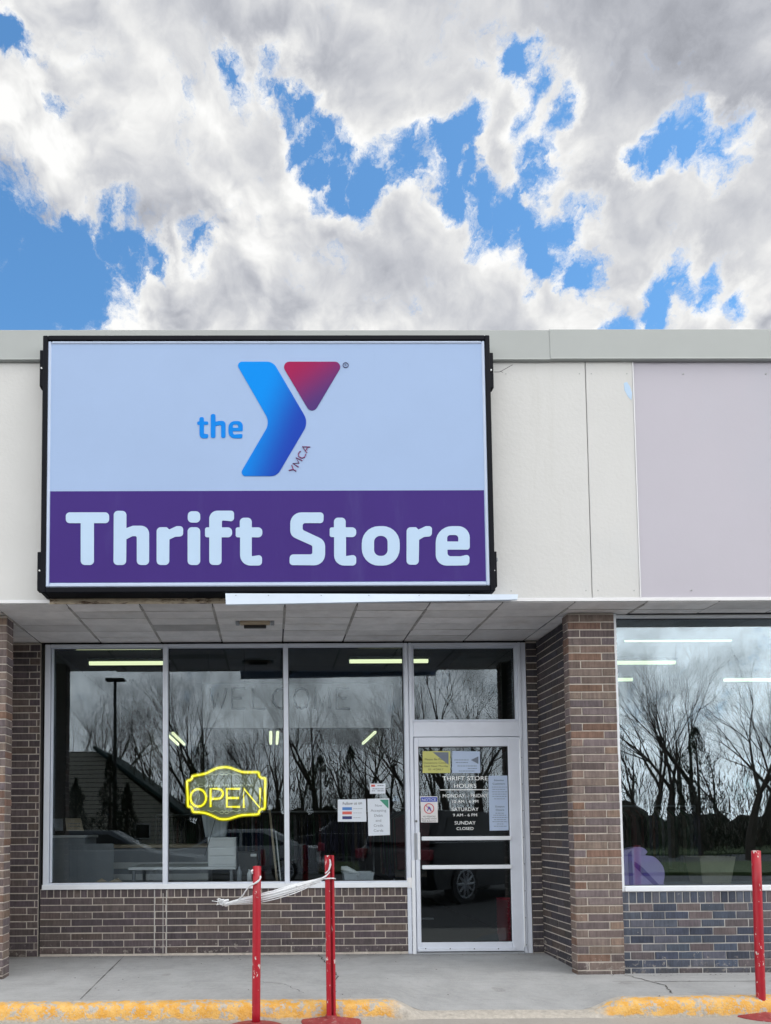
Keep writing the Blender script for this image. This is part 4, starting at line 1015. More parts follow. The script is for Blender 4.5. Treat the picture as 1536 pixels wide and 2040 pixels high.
mb.tube([q(.0, .45), q(-.12, 0), q(-.35, -.5)], .005, 5); mb.tube([q(.1, .3), q(.3, -.1), q(.35, -.55)], .005, 5); mb.tube([q(-.1, .1), q(.25, .15)], .004, 5); mb.build('pictogram', M['notice_b'], e)
e = empty('hours_lettering', (0, 0, 0), 'white opening-hours lettering on the door glass between the notices', 'lettering')
VW = M['vinylw']
for (s, v, h, w) in (('THRIFT STORE', 1554.5, 8.5, 91), ('HOURS', 1569.5, 8.5, 45), ('MONDAY – FRIDAY', 1588.5, 7, 90), ('10 AM - 6 PM', 1599.5, 6, 52),
                     ('SATURDAY', 1615.5, 7, 54), ('9 AM - 6 PM', 1626.5, 6, 48), ('SUNDAY', 1642.5, 7, 42), ('CLOSED', 1653.5, 6, 34)):
    tx(s, 926.5, v, h, w, YD2, VW, e, .012)
a = at(876, 1574.3, YDG); b = at(973, 1572.3, YDG); MB().box((a.x, YDG - .001, a.z), (b.x, YDG - .0002, b.z)).build('rule', VW, e)

# ================================================================== things inside the store
def boxat(u0, v0, u1, v1, Y, depth, m, name, lab=None, cat=None, grp=None, r=.006, parent=None):
    a = at(u0, v1, Y); b = at(u1, v0, Y); o = MB().bbox((a.x, Y, a.z), (b.x, Y + depth, b.z), r).build(name, m, parent)
    if lab: tag(o, lab, cat, grp)
    return o
# sales counter at lower left
ct = empty('sales_counter', (0, 0, 0), 'long pale-topped sales counter behind the lower part of the first two windows', 'counter')
a = at(150, 1684, 2.3); b = at(345, 1684, 2.3)
MB().bbox((a.x, 2.3, a.z - .04), (b.x + .5, 3.0, a.z), .005).build('counter_top', M['wood'], ct); zt = a.z
MB().bbox((a.x + .03, 2.34, 0), (b.x + .45, 2.95, zt - .041), .005).build('counter_front', M['greybox'], ct)
rb = MB()
for k in range(5): rb.bbox((a.x + .03, 2.325, .12 + k * .15), (b.x + .45, 2.339, .20 + k * .15), .003)
rb.build('rail', M['white'], ct)
cb = empty('cabinet', (0, 0, 0), 'blue-grey cabinet at the far left behind the first window, two papers above it', 'cabinet')
a = at(60, 1756, 1.5); b = at(168, 1664, 1.5)
MB().bbox((a.x, 1.5, 0), (b.x, 2.1, b.z - .03)).build('carcass', M['greybox'], cb); MB().bbox((a.x - .02, 1.48, b.z - .029), (b.x + .02, 2.12, b.z)).build('cabinet_top', M['white'], cb)
for k in range(2): MB().bbox((a.x + .05 + k * .5, 1.485, .1), (a.x + .48 + k * .5, 1.499, b.z - .1)).build('cabinet_door', M['greybox'], cb)
for (q, m, lab) in (([(110, 1656), (126, 1655), (125, 1631), (105, 1631)], 'greybox', 'left tilted paper standing above the blue-grey cabinet'), ([(132, 1655), (167, 1655), (161, 1630), (130, 1630)], 'wood', 'larger tan paper standing above the blue-grey cabinet')):
    e = sheet('paper_sheet', lab, 'paper', q, 1.7, M[m], 'papers above the cabinet')
    lines(e, [(q[0][0] + 4, q[1][0] - 6, 1641), (q[0][0] + 4, q[1][0] - 8, 1646)], 1.699, M['ink_g'], 1.2)
# low table by the window with things on it
tb = empty('display_table', (0, 0, 0), 'low pale table just inside the first window', 'table')
zt = at(250, 1728, .46).z; xa_, xb_ = at(255, 1728, .46).x, at(470, 1728, .46).x
MB().bbox((xa_, .46, zt - .03), (xb_, 1.2, zt)).build('table_top', M['white'], tb)
for sx in (0, 1):
    for sy in (0, 1):
        x = (xa_ + .05, xb_ - .05)[sx]; y = (.52, 1.15)[sy]; MB().tube([(x, y, 0), (x, y, zt - .031)], .018, 8).build('leg', M['greybox'], tb)
sh_ = empty('shelf_unit', (0, 0, 0), 'white open-sided drawer unit standing on the table in the second window', 'shelf')
a = at(414, 1726, .50); b = at(470, 1668, .50); 
MB().bbox((a.x, .50, zt + .001), (b.x, .8, b.z)).build('carcass', M['white'], sh_)
for k in range(3):
    z = a.z + .02 + k * (b.z - a.z - .03) / 3; MB().bbox((a.x + .01, .485, z), (b.x - .01, .499, z + (b.z - a.z) / 3 - .025)).build('drawer', M['white'], sh_)
random.seed(5)
def drape(u0, u1, v0, v1, Y, m, name, lab, cat, n=14, taper=.25):
    mb = MB(); P = []
    for j in range(7):
        s = j / 6
        for i in range(n + 1):
            f = i / n; uu = u0 + (u1 - u0) * (.5 + (f - .5) * (1 - taper * s)); p = at(uu, v0 + (v1 - v0) * s, Y); P.append((p.x, Y + .03 * math.sin(f * 19 + s), p.z))
    mb.add(P, [(j * (n + 1) + i, (j + 1) * (n + 1) + i, (j + 1) * (n + 1) + i + 1, j * (n + 1) + i + 1) for j in range(6) for i in range(n)])
    o = mb.build(name, m, None, True); tag(o, lab, cat); o.modifiers.new('thick', 'SOLIDIFY').thickness = .004; return o
drape(402, 458, 1622, 1668, .62, M['bin'], 'plastic_sheet', 'hanging grey plastic sheet below the neon sign', 'plastic sheet')
# leaning poles
for k, (u0, v0, u1, v1, m, lab) in enumerate(((536, 1605, 550, 1737, 'wood', 'pale pole leaning at the right of the second window'), (549, 1656, 557, 1733, 'white', 'thin white rod leaning beside the second mullion'))):
    p0 = at(u0, v0, .55); p1 = at(u1, v1, .35); o = MB().tube([p0, p0.lerp(p1, .5), p1, p1 + (p1 - p0) * .6], .012 - k * .004, 10).build('pole', M[m], None, True); tag(o, lab, 'pole')
# clear tub on the ledge inside the third window
led = MB().bbox((-2.15, .125, .60), (1.33, .42, .645)).build('window_ledge', M['inner'], B)
tubt = empty('plastic_tub', (0, 0, 0), 'clear plastic tub with a cloth over its rim on the ledge of the third window', 'tub')
a = at(684, 1757, .2); b = at(744, 1739, .2); mb = MB()
x0, x1, z0, z1 = a.x, b.x, .646, b.z
mb.add([(x0 + .02, .18, z0), (x1 - .02, .18, z0), (x1 - .02, .38, z0), (x0 + .02, .38, z0), (x0, .16, z1), (x1, .16, z1), (x1, .40, z1), (x0, .40, z1)], [(0, 1, 5, 4), (1, 2, 6, 5), (2, 3, 7, 6), (3, 0, 4, 7), (0, 3, 2, 1)])
mb.build('tub_body', M['bin'], tubt); mb = MB()
for q in (((x0 - .008, .150, z1), (x1 + .008, .160, z1 + .008)), ((x0 - .008, .4, z1), (x1 + .008, .41, z1 + .008)), ((x0 - .008, .1605, z1), (x0, .3995, z1 + .008)), ((x1, .1605, z1), (x1 + .008, .3995, z1 + .008))): mb.box(*q)
mb.build('rim', M['bin'], tubt)
mb = MB(); mb.tube([(x0 - .02, .2, z1 + .05), (x0 + .03, .2, z1 + .045), (x0 + .09, .2, z1 + .012), (x0 + .16, .17, z1 - .02)], [.02, .03, .03, .018], 10); mb.build('cloth', M['white'], tubt, True)
# bottles and bits on the table
for (u, v0, v1, m, lab) in ((477, 1722, 1758, 'greybox', 'clear bottle on the ledge behind the left red post'), (497, 1728, 1758, 'white', 'white bottle on the ledge behind the left red post')):
    a = at(u, v1, .3); b = at(u, v0, .3); h = b.z - .646; e = empty('bottle', (a.x, .28, .646), lab, 'bottle', 'bottles on the ledge')
    MB().lathe([(0, 0), (.024, 0), (.024, h * .65), (.010, h * .8), (.010, h * .9)], (0, 0, 0), 14).build('bottle_body', M[m], e, True); MB().lathe([(.012, h * .9), (.012, h), (0, h)], (0, 0, 0), 12).build('cap', M['dark'], e, True)
mc = empty('coffee_machine', (0, 0, 0), 'dark boxy appliance standing behind the bottles in the second window', 'appliance')
a = at(463, 1756, .7); b = at(512, 1697, .7)
MB().bbox((a.x, .7, a.z), (b.x, .95, b.z)).build('housing', M['dark'], mc); MB().bbox((b.x - .07, .69, b.z - .05), (b.x - .005, .699, b.z - .02)).build('display', M['white'], mc)
MB().bbox((a.x - .05, .68, b.z - .14), (a.x + .05, .80, b.z - .04)).build('spout', M['dark'], mc)
for k, (u, v, lab) in enumerate(((100 + 8, 1756, 'tan folded'), )): pass
mb = MB(); rnd = random.Random(8)
a = at(205, 1757, .35); mb.tube([(a.x - .08, .3, .67), (a.x, .3, .70), (a.x + .06, .32, .675), (a.x + .16, .3, .70), (a.x + .22, .3, .67)], [.012, .03, .015, .032, .01], 10)
tag(mb.build('cloth_bundle', M['wood'], None, True), 'tan crumpled cloth on the ledge of the first window', 'cloth')
# clothes racks deeper in
def rack(x, y, w, lab, along='x', seed=1, h=1.5):
    e = empty('clothes_rack', (x, y, 0), lab, 'clothes rack', 'clothes racks in the store', 0 if along == 'x' else R(90))
    mb = MB(); mb.tube([(-w / 2, 0, h), (w / 2, 0, h)], .014, 8); 
    for s in (-1, 1): mb.tube([(s * w / 2, 0, 0), (s * w / 2, 0, h)], .014, 8); mb.tube([(s * w / 2, -.25, .02), (s * w / 2, .25, .02)], .014, 8)
    mb.build('rail', M['greybox'], e); rnd = random.Random(seed)
    mb = MB(); k = -w / 2 + .05
    while k < w / 2 - .05:
        c = rnd.choice([(.02, .02, .05), (.08, .02, .025), (.12, .12, .13), (.02, .05, .03), (.01, .01, .015), (.12, .10, .08), (.03, .03, .06)]); mb.cur = c
        l = rnd.uniform(.6, 1.0); t_ = rnd.uniform(.015, .035)
        mb.add([(k, -.05, h - .05), (k + t_, -.05, h - .05), (k + t_, .05, h - .05), (k, .05, h - .05), (k, -.23, h - .16), (k + t_, -.23, h - .16), (k + t_, .23, h - .16), (k, .23, h - .16),
                (k - .01, -.21, h - l), (k + t_ + .01, -.21, h - l), (k + t_ + .01, .21, h - l), (k - .01, .21, h - l)],
               [(0, 1, 2, 3), (0, 4, 5, 1), (1, 5, 6, 2), (2, 6, 7, 3), (3, 7, 4, 0), (4, 8, 9, 5), (5, 9, 10, 6), (6, 10, 11, 7), (7, 11, 8, 4), (8, 11, 10, 9)])
        k += t_ + rnd.uniform(.01, .03)
    tag(mb.build('hanging_clothes', M['cloth'], e), kind='stuff'); return e
rack(.7, 5.0, 2.0, 'clothes rack facing the third window, nearest of the racks', 'x', 1); rack(-1.2, 7.0, 2.0, 'clothes rack far behind the sales counter', 'x', 2)
rack(1.9, 3.4, 1.6, 'clothes rack set end-on behind the door', 'y', 3); rack(4.8, 3.0, 2.2, 'clothes rack in the neighbouring store behind the right-hand window', 'x', 4)
# red stacked baskets behind the door glass
bs = empty('basket_stack', (0, 0, 0), 'tall stack of red plastic shopping baskets just inside the door at its right edge', 'baskets')
a = at(1014, 1876, .30); zt = at(1014, 1787, .30).z; n_ = 11
for k in range(n_):
    z = .0 + k * (zt - .12) / n_; e_ = MB()
    w0, w1 = .075, .095; c_x = a.x + .075
    e_.add([(c_x - w0, .28, z), (c_x + w0, .28, z), (c_x + w0, .6, z), (c_x - w0, .6, z), (c_x - w1, .25, z + .12), (c_x + w1, .25, z + .12), (c_x + w1, .63, z + .12), (c_x - w1, .63, z + .12)], [(0, 1, 5, 4), (1, 2, 6, 5), (2, 3, 7, 6), (3, 0, 4, 7), (0, 3, 2, 1)])
    e_.bbox((c_x - w1 - .008, .24, z + .112), (c_x + w1 + .008, .249, z + .125), .002); e_.build('basket', M['red_plastic'], bs)
# violet bag in the neighbouring window
vb = empty('violet_bag', (0, 0, 0), 'violet cloth bag slumped in the lower left corner of the right-hand window', 'bag')
YV = YG + .09
bag = [(1236, 1766), (1236, 1700), (1246, 1692), (1262, 1687), (1276, 1689), (1284, 1697), (1280, 1703), (1296, 1706), (1307, 1715), (1316, 1728), (1318, 1742), (1316, 1758), (1312, 1766)]
bagp = [tuple(v) for v in catmull(bag, 3)]
ob = outline_mesh([bagp], lambda x, y: at(x, y, YV), 'bag_body', M['violet'], vb, .10)
flat_poly([(1251, 1700), (1258, 1694), (1262, 1766), (1254, 1766)], YV - .056, 'strap', M['violet_d'], vb, .004)
flat_poly([(1264, 1716), (1280, 1728), (1312, 1762), (1306, 1766), (1282, 1744), (1264, 1726)], YV - .056, 'strap', M['violet_d'], vb, .004)
MB().bbox((2.99, YR + .16, .60), (5.9, YR + .62, .70)).build('window_ledge', M['greybox'], B)
cbx = empty('open_box', (0, 0, 0), 'pale open carton on the ledge in the middle of the right-hand window', 'box')
a = at(1386, 1738, YR + .35); b = at(1456, 1706, YR + .35); mb = MB()
mb.add([(a.x + .03, YR + .3, .701), (b.x - .04, YR + .3, .701), (b.x - .04, YR + .5, .701), (a.x + .03, YR + .5, .701), (a.x, YR + .28, b.z), (b.x, YR + .28, b.z), (b.x, YR + .52, b.z), (a.x, YR + .52, b.z)], [(0, 1, 5, 4), (1, 2, 6, 5), (2, 3, 7, 6), (3, 0, 4, 7), (0, 3, 2, 1)])
mb.build('carton', M['wood'], cbx)
MB().add([(a.x, YR + .28, b.z), (b.x, YR + .28, b.z), (b.x - .02, YR + .20, b.z - .035), (a.x + .02, YR + .20, b.z - .035)], [(0, 1, 2, 3)]) 

# ================================================================== red posts
def base_disc(e, r):
    MB().lathe([(r, 0), (r, .006), (r * .96, .012), (r * .55, .022), (.06, .030), (.03, .034), (.0, .034)], (0, 0, 0), 48).build('base', M['red_base'], e, True)
def ground_at(u, v, z=ZK):
    d = ray(u, v); return CAM + d * ((z - CAM.z) / d.z)
# middle: channel post
p = ground_at(660, 2036)
Pm = Vector((p.x, p.y, ZK)); top = at(656, 1704, p.y + .0)
e = empty('barrier_post', Pm, 'red grooved steel post on a round base, middle one of three, tape tied to it', 'barrier post', 'red posts along the kerb')
H = top.z - ZK; lean = top.x - p.x
base_disc(e, .215)
def ubar(w, d, fl):
    mb = MB(); prof = [(-w, -d), (-w + fl, -d), (-w * .35, d * .55), (w * .10, d * .55), (w * .32, -d * .9), (w, -d * .9), (w, -d * .55), (w * .55, -d * .5), (w * .25, d), (-w * .5, d), (-w + fl * .4, -d * .6), (-w, -d * .6)]
    return prof
mb = MB(); pr = [(-.034, -.012), (-.026, -.018), (-.008, -.016), (0.002, -.010), (.006, .012), (.013, .012), (.016, -.012), (.022, -.018), (.033, -.014), (.034, -.006), (.026, -.006), (.022, .022), (-.004, .022), (-.012, -.004), (-.034, -.004)]
n = len(pr); lv = 14; vs = []
for k in range(lv + 1):
    z = .03 + (H - .03) * k / lv; off = lean * (z / H)
    for (x, y) in pr: vs.append((x + off, y, z))
fs = [(k * n + i, k * n + (i + 1) % n, (k + 1) * n + (i + 1) % n, (k + 1) * n + i) for k in range(lv) for i in range(n)] + [tuple(range(n)), tuple(range(lv * n, lv * n + n))]
mb.add(vs, fs); mb.build('post', M['red'], e)
mb = MB(); mb.tube([(0, 0, .028), (0, 0, .05)], [.045, .04], 16); mb.build('collar', M['red_base'], e)
# left: pipe
pl = at(512, 1726, -2.02); Pl = Vector((at(510, 2040, -2.02).x - .0, -2.02, ZK))
d_ = at(511, 2040, -2.02)
e = empty('barrier_post', Pl, 'red pipe post, leftmost of three, a thin white tape loop near its top', 'barrier post', 'red posts along the kerb')
def pipe(e, H, lean, r, sleeve=True):
    mb = MB(); zs = [.03, .12, .4, .8, H * .8, H]
    mb.tube([(lean * z / H, 0, z) for z in zs], r, 20); mb.tube([(lean, 0, H - .001), (lean, 0, H + .003)], [r * .96, r * .7], 20); mb.build('post', M['red'], e, False)
    for f in e.children[-1].data.polygons: f.use_smooth = len(f.vertices) == 4
    mb = MB(); mb.tube([(0, 0, .028), (0, 0, .055)], [r * 1.5, r * 1.3], 16); mb.build('collar', M['red_base'], e)
base_disc(e, .215); pipe(e, pl.z - ZK, pl.x - Pl.x, .029)
# right
p = ground_at(1517, 2022); tp_ = at(1506, 1695, p.y)
e = empty('barrier_post', (p.x, p.y, ZK), 'red round pipe post leaning slightly left, rightmost of the three posts, scraped near its foot', 'barrier post', 'red posts along the kerb')
base_disc(e, .215); pipe(e, tp_.z - ZK, tp_.x - p.x, .031)
p_r = (p, tp_)
# white plastic tape between the left and middle posts
Ym = Pm.y; tape = empty('plastic_tape', (0, 0, 0), 'twisted white plastic tape strung between the two left red posts, frayed at its free end', 'plastic tape')
def tp3(pts, rad, name, m='plastic', yy=None, n=8, flat=1.0):
    mb = MB(); q = [at(u, v, Y) for u, v, Y in pts]; q = catmull([tuple(x) for x in q], 5, False); k = len(q)
    rs = [rad[min(int(i / (k - 1) * (len(rad) - 1)), len(rad) - 2)] * (1 - ((i / (k - 1) * (len(rad) - 1)) % 1)) + rad[min(int(i / (k - 1) * (len(rad) - 1)) + 1, len(rad) - 1)] * ((i / (k - 1) * (len(rad) - 1)) % 1) for i in range(k)]
    rs = [r * random.uniform(.85, 1.15) for r in rs]
    mb.tube(q, rs, n); return mb.build(name, M[m], tape, True)
random.seed(2)
yl_ = -2.02; YA = yl_ + .045
for k, (dv, rr) in enumerate(((0, .011), (5, .008), (-4, .006), (9, .005), (13, .003))):
    tp3([(657, 1737 + dv * .1, Ym - .02), (645, 1748 + dv * .2, Ym - .03), (620, 1757 + dv * .6, Ym - .0), (585, 1767 + dv, YA + .02), (545, 1779 + dv, YA), (505, 1788 + dv * .9, YA), (470, 1795 + dv * .5, YA - .01), (446, 1801 + dv * .2, YA - .02)], [rr * .35, rr * .6, rr, rr * 1.2, rr * 1.1, rr * .9, rr * .6, rr * .5], 'strand')
tp3([(657, 1712, Ym - .035), (658, 1722, Ym - .03), (655, 1733, Ym - .035), (648, 1740, Ym - .03)], [.004, .007, .006, .004], 'loop')
tp3([(645, 1751, Ym - .03), (655, 1750, Ym - .045), (665, 1750, Ym - .04), (668, 1751, Ym)], [.004, .005, .005, .003], 'loop')
tp3([(640, 1756, Ym - .03), (610, 1763, Ym), (590, 1765, YA)], [.003, .004, .003], 'loop')
tp3([(519, 1745, yl_ - .03), (518, 1751, yl_ - .035), (511, 1758, yl_ - .042), (500, 1764, yl_ - .03), (490, 1774, yl_), (482, 1786, yl_ + .02), (470, 1795, YA)], [.006, .007, .007, .006, .005, .004, .004], 'loop')
tp3([(504, 1733, yl_ - .025), (501, 1736, yl_ - .03), (503, 1740, yl_ - .02)], [.005, .008, .004], 'knot')
for k in range(9): tp3([(448 + random.uniform(-6, 10), 1800 + random.uniform(-5, 5), YA), (438 + random.uniform(-6, 8), 1798 + random.uniform(-8, 6), YA - .02), (425 + random.uniform(-6, 20), 1795 + random.uniform(-4, 8), YA - .03)], [.007, .004, .0015], 'frayed_end', n=5)
tp3([(455, 1793, YA), (446, 1796, YA - .02), (450, 1803, YA), (458, 1799, YA + .01)], [.008, .012, .012, .007], 'knot')

# litter by the kerb
mb = MB(); random.seed(6); p = ground_at(585, 2032)
for k in range(9):
    x, y = p.x + random.uniform(-.10, .10), p.y + random.uniform(-.02, .02); a = random.uniform(0, 3)
    mb.add([(x, y, ZK + .003), (x + .03 * math.cos(a), y + .01, ZK + .018), (x + .03, y + .02, ZK + .012), (x + .005, y + .018, ZK + .02)], [(0, 1, 2, 3)])
tag(mb.build('litter', M['plastic'], None), 'shredded clear litter lying against the yellow kerb', 'litter')

mb = MB(); random.seed(12)
for k in range(150):
    x = random.uniform(-2.1, 4.4); y = (-.012 - abs(random.gauss(0, .05))) if x < 2.6 else (YR - .03 - abs(random.gauss(0, .05)))
    if random.random() < .3: y = random.uniform(-1.7, -.1)
    if 2.58 < x < 2.99 and y > -.97: continue
    if x > 2.6 and y > YR: continue
    z = walk_h(x, y) + .002; a = random.uniform(0, 6.3); r_ = random.uniform(.004, .013)
    mb.add([(x, y, z), (x + r_ * math.cos(a), y + r_ * math.sin(a), z + .004), (x + r_ * 1.6 * math.cos(a + .5), y + r_ * 1.6 * math.sin(a + .5), z + .001), (x + r_ * math.cos(a + 1.1), y + r_ * math.sin(a + 1.1), z + .003)], [(0, 1, 2, 3)])
tag(mb.build('grit', M['bark'], None), 'scattered grit and leaf crumbs on the walk along the wall foot', kind='stuff')

# ================================================================== things behind the viewer, seen in the glass
random.seed(33)
def tree_parts(seed, H, spread=.52, levels=6):
    rnd = random.Random(seed); tk, cw = MB(), MB()
    def grow(p, d, l, r, lv):
        segs = 3 if lv < 3 else 2; pts = [p]; rs = [r]; dd = d.copy()
        for s in range(segs):
            dd = (dd + Vector((rnd.uniform(-1, 1), rnd.uniform(-1, 1), rnd.uniform(-.5, .8))) * .13).normalized(); p = p + dd * l / segs; pts.append(p); rs.append(r * (1 - .45 * (s + 1) / segs))
        (tk if lv < 2 else cw).tube(pts, rs, 6 if lv < 2 else (4 if lv < 4 else 3), False)
        if lv >= levels: return
        nb = (3, 4, 4, 4, 4, 4, 3)[lv]
        for k in range(nb):
            ax = dd.orthogonal().normalized(); ax.rotate(Matrix.Rotation(rnd.uniform(0, 2 * math.pi), 3, dd)); an = rnd.uniform(.35, .95) * spread * 1.5
            if k == 0: an *= .35
            nd = dd.copy(); nd.rotate(Matrix.Rotation(an, 3, ax)); nd = (nd + Vector((0, 0, .16))).normalized()
            st = pts[-1] if (k < 2 or lv == 0) else pts[rnd.randint(1, len(pts) - 1)]
            grow(st, nd, l * rnd.uniform(.58, .82), rs[-1] * rnd.uniform(.55, .8), lv + 1)
    grow(Vector((0, 0, 0)), Vector((rnd.uniform(-.08, .08), 0, 1)).normalized(), H * .28, H * .022, 0)
    return tk, cw
protos = []
for k, (seed, H) in enumerate(((1, 11.0), (2, 12.0), (3, 10.5))):
    tk, cw = tree_parts(seed, H); e = empty('bare_tree', (0, 0, 0)); tk.build('trunk', M['bark'], e); cw.build('crown', M['twig'], e); protos.append(e)
def mx_(u, D): return mirror_at(u, 1652, D).x
spots = [(150, 44, 0), (215, 48, 1), (300, 43, 2), (375, 46, 0), (430, 41, 1), (500, 47, 2), (560, 43, 0), (650, 45, 1), (720, 42, 2), (775, 47, 0), (830, 44, 1), (900, 28, 2), (960, 40, 0), (1010, 44, 1)]
spots_r = [(1240, 40, 2), (1300, 34, 0), (1370, 42, 1), (1440, 30, 2), (1500, 38, 0), (1570, 42, 1), (1640, 36, 2), (-40, 46, 1), (60, 42, 0), (255, 52, 1), (335, 54, 0), (405, 50, 2), (465, 53, 1), (530, 51, 0), (600, 52, 2), (685, 50, 0), (750, 53, 1), (800, 51, 2), (870, 49, 0), (930, 52, 1), (1270, 48, 1), (1335, 46, 0), (1405, 50, 2), (1475, 47, 1), (1540, 49, 0)]
desc = ['leafless', 'bare twiggy', 'bare spreading']
side = []
used = set()
for i, (u, D, k) in enumerate(spots + spots_r):
    o = protos[k] if k not in used else copy_tree(protos[k]); used.add(k)
    o.location = (mx_(u, D), CAM.y * 0 - (D - 7.2418), -.1); s = random.uniform(.85, 1.12); o.scale = (s, s, s); o.rotation_euler.z = random.uniform(0, 6.28)
    tag(o, 'leafless grey tree standing in the row across the road from the store', 'tree', 'bare trees across the road')
# evergreens near the house
def conifer(x, y, h, r, seed):
    rnd = random.Random(seed); e = empty('evergreen_tree', (x, y, -.1)); MB().tube([(0, 0, 0), (0, 0, h * .95)], [.12, .02], 6).build('trunk', M['bark'], e)
    mb = MB()
    for k in range(2600):
        z = rnd.random() ** 1.25 * h; rr = r * (1 - z / h) ** .8 * (.45 + .55 * rnd.random()) * (1 + .25 * math.sin(z * 5)); a = rnd.uniform(0, 6.28); c = Vector((rr * math.cos(a), rr * math.sin(a), z + .1)); s = rnd.uniform(.06, .16)
        u_ = Vector((rnd.uniform(-1, 1), rnd.uniform(-1, 1), rnd.uniform(.2, 1.4))).normalized() * s; v_ = Vector((rnd.uniform(-1, 1), rnd.uniform(-1, 1), rnd.uniform(-.4, .4))) * s * .4
        mb.add([c - u_, c + v_, c + u_ * 1.3], [(0, 1, 2)])
    mb.build('foliage', M['needle'], e); return e
for i, (u, D, h, r, lab) in enumerate(((150, 34, 3.6, 1.0, 'left'), (218, 33, 4.6, 1.0, 'right'), (252, 35, 3.4, .9, 'third'), (400, 38, 6.0, 1.8, 'd'), (640, 38, 5.0, 2.2, 'e'), (700, 36, 5.2, 2.0, 'f'), (1350, 33, 5.4, 2.0, 'g'))):
    e = conifer(mx_(u, D), -(D - 7.2418), h, r, i); tag(e, 'dark green evergreen standing across the road from the store', 'tree', 'evergreens across the road')
# thicket
mb = MB(); rnd = random.Random(77)
for k in range(46000):
    x = rnd.uniform(-34, 44); y = rnd.uniform(-42, -33); hmax = 4.4 + 1.3 * math.sin(x * .7) + 1.0 * math.sin(x * 2.3 + 1); z = rnd.random() ** 1.3 * hmax
    c = Vector((x, y, z)); mb.cur = rnd.choice([(.03, .028, .02), (.05, .045, .035), (.13, .115, .09), (.26, .24, .21), (.03, .045, .02), (.09, .06, .04)])
    u_ = Vector((rnd.uniform(-.5, .5), rnd.uniform(-.2, .2), 1)).normalized() * rnd.uniform(.12, .5); v_ = Vector((rnd.uniform(-1, 1), rnd.uniform(-1, 1), 0)) * rnd.uniform(.012, .07)
    mb.add([c - u_, c + v_, c + u_], [(0, 1, 2)])
th = mb.build('thicket', M['brush_tone'], None); tag(th, 'dense dark brush below the bare trees across the road', 'brush', None, 'stuff')
mb = MB()
for k in range(40):
    x = -36 + k * 2.0; h = rnd.uniform(1.6, 3.0); mb.tube([(x, -44 - rnd.random(), -.1), (x + rnd.uniform(-.5, .5), -44, h * .7), (x + rnd.uniform(-.5, .5), -44, h)], [1.9, 1.5, .3], 9)
tag(mb.build('undergrowth', M['brush'], None), 'dark undergrowth filling the wood behind the brush', 'brush', None, 'stuff')
# house
D = 40; Yh = -(D - 7.2418)
hx = lambda u: mirror_at(u, 1600, D).x
hz = lambda v: mirror_at(300, v, D).z
HE = empty('house', (0, 0, 0), 'pale lap-sided house with a dark green rake board across the road', 'house')
x0, xr_, x1 = hx(-60), hx(190), hx(355); ze, zr = hz(1628), hz(1492)
mb = MB(); mb.add([(x0, Yh, -.1), (x1 - .3, Yh, -.1), (x1 - .3, Yh, ze + .2), (xr_, Yh, zr - .1), (x0, Yh, zr - .1), (x0, Yh - 8, -.1), (x1 - .3, Yh - 8, -.1), (x1 - .3, Yh - 8, ze + .2), (xr_, Yh - 8, zr - .1), (x0, Yh - 8, zr - .1)],
                  [(0, 1, 2, 3, 4), (9, 8, 7, 6, 5), (0, 5, 6, 1), (1, 6, 7, 2), (2, 7, 8, 3), (3, 8, 9, 4), (4, 9, 5, 0)])
mb.build('wall', M['siding'], HE)
mb = MB(); mb.add([(xr_ - .1, Yh + .4, zr), (x1 + .4, Yh + .4, ze), (x1 + .4, Yh - 8.4, ze), (xr_ - .1, Yh - 8.4, zr), (xr_ - .1, Yh + .4, zr + .2), (x1 + .4, Yh + .4, ze + .2), (x1 + .4, Yh - 8.4, ze + .2), (xr_ - .1, Yh - 8.4, zr + .2)], [(0, 3, 2, 1), (4, 5, 6, 7), (0, 1, 5, 4), (1, 2, 6, 5), (2, 3, 7, 6), (3, 0, 4, 7)])
mb.build('roof', M['greentrim'], HE)
w = MB().bbox((hx(268), Yh, hz(1672)), (hx(300), Yh + .06, hz(1640))).build('window', M['white'], HE); MB().box((hx(271), Yh + .061, hz(1669)), (hx(297), Yh + .07, hz(1643))).build('pane', M['carglass'], w)
# light pole
D = 35; p = mirror_at(229, 1357, D); lp = empty('light_pole', (p.x, p.y, -.15), 'tall dark parking lot light pole with a flat head', 'light pole')
MB().tube([(0, 0, 0), (0, 0, p.z + .15)], [.11, .07], 10).build('pole', M['dark'], lp); MB().bbox((-.45, -.2, p.z + .15), (.45, .2, p.z + .28), .03).build('lamp_head', M['dark'], lp)
# yellow-and-white bollard and kerb line
p = mirror_at(914, 1712, 24); bo = empty('bollard', (p.x, p.y, -.15), 'white and orange marker post at the edge of the lot', 'bollard')
MB().tube([(0, 0, 0), (0, 0, .55)], .07, 10).build('lower_band', mat('orange_band', (.6, .28, .06), .6), bo); MB().tube([(0, 0, .551), (0, 0, 1.0)], .07, 10).build('post', M['white'], bo)
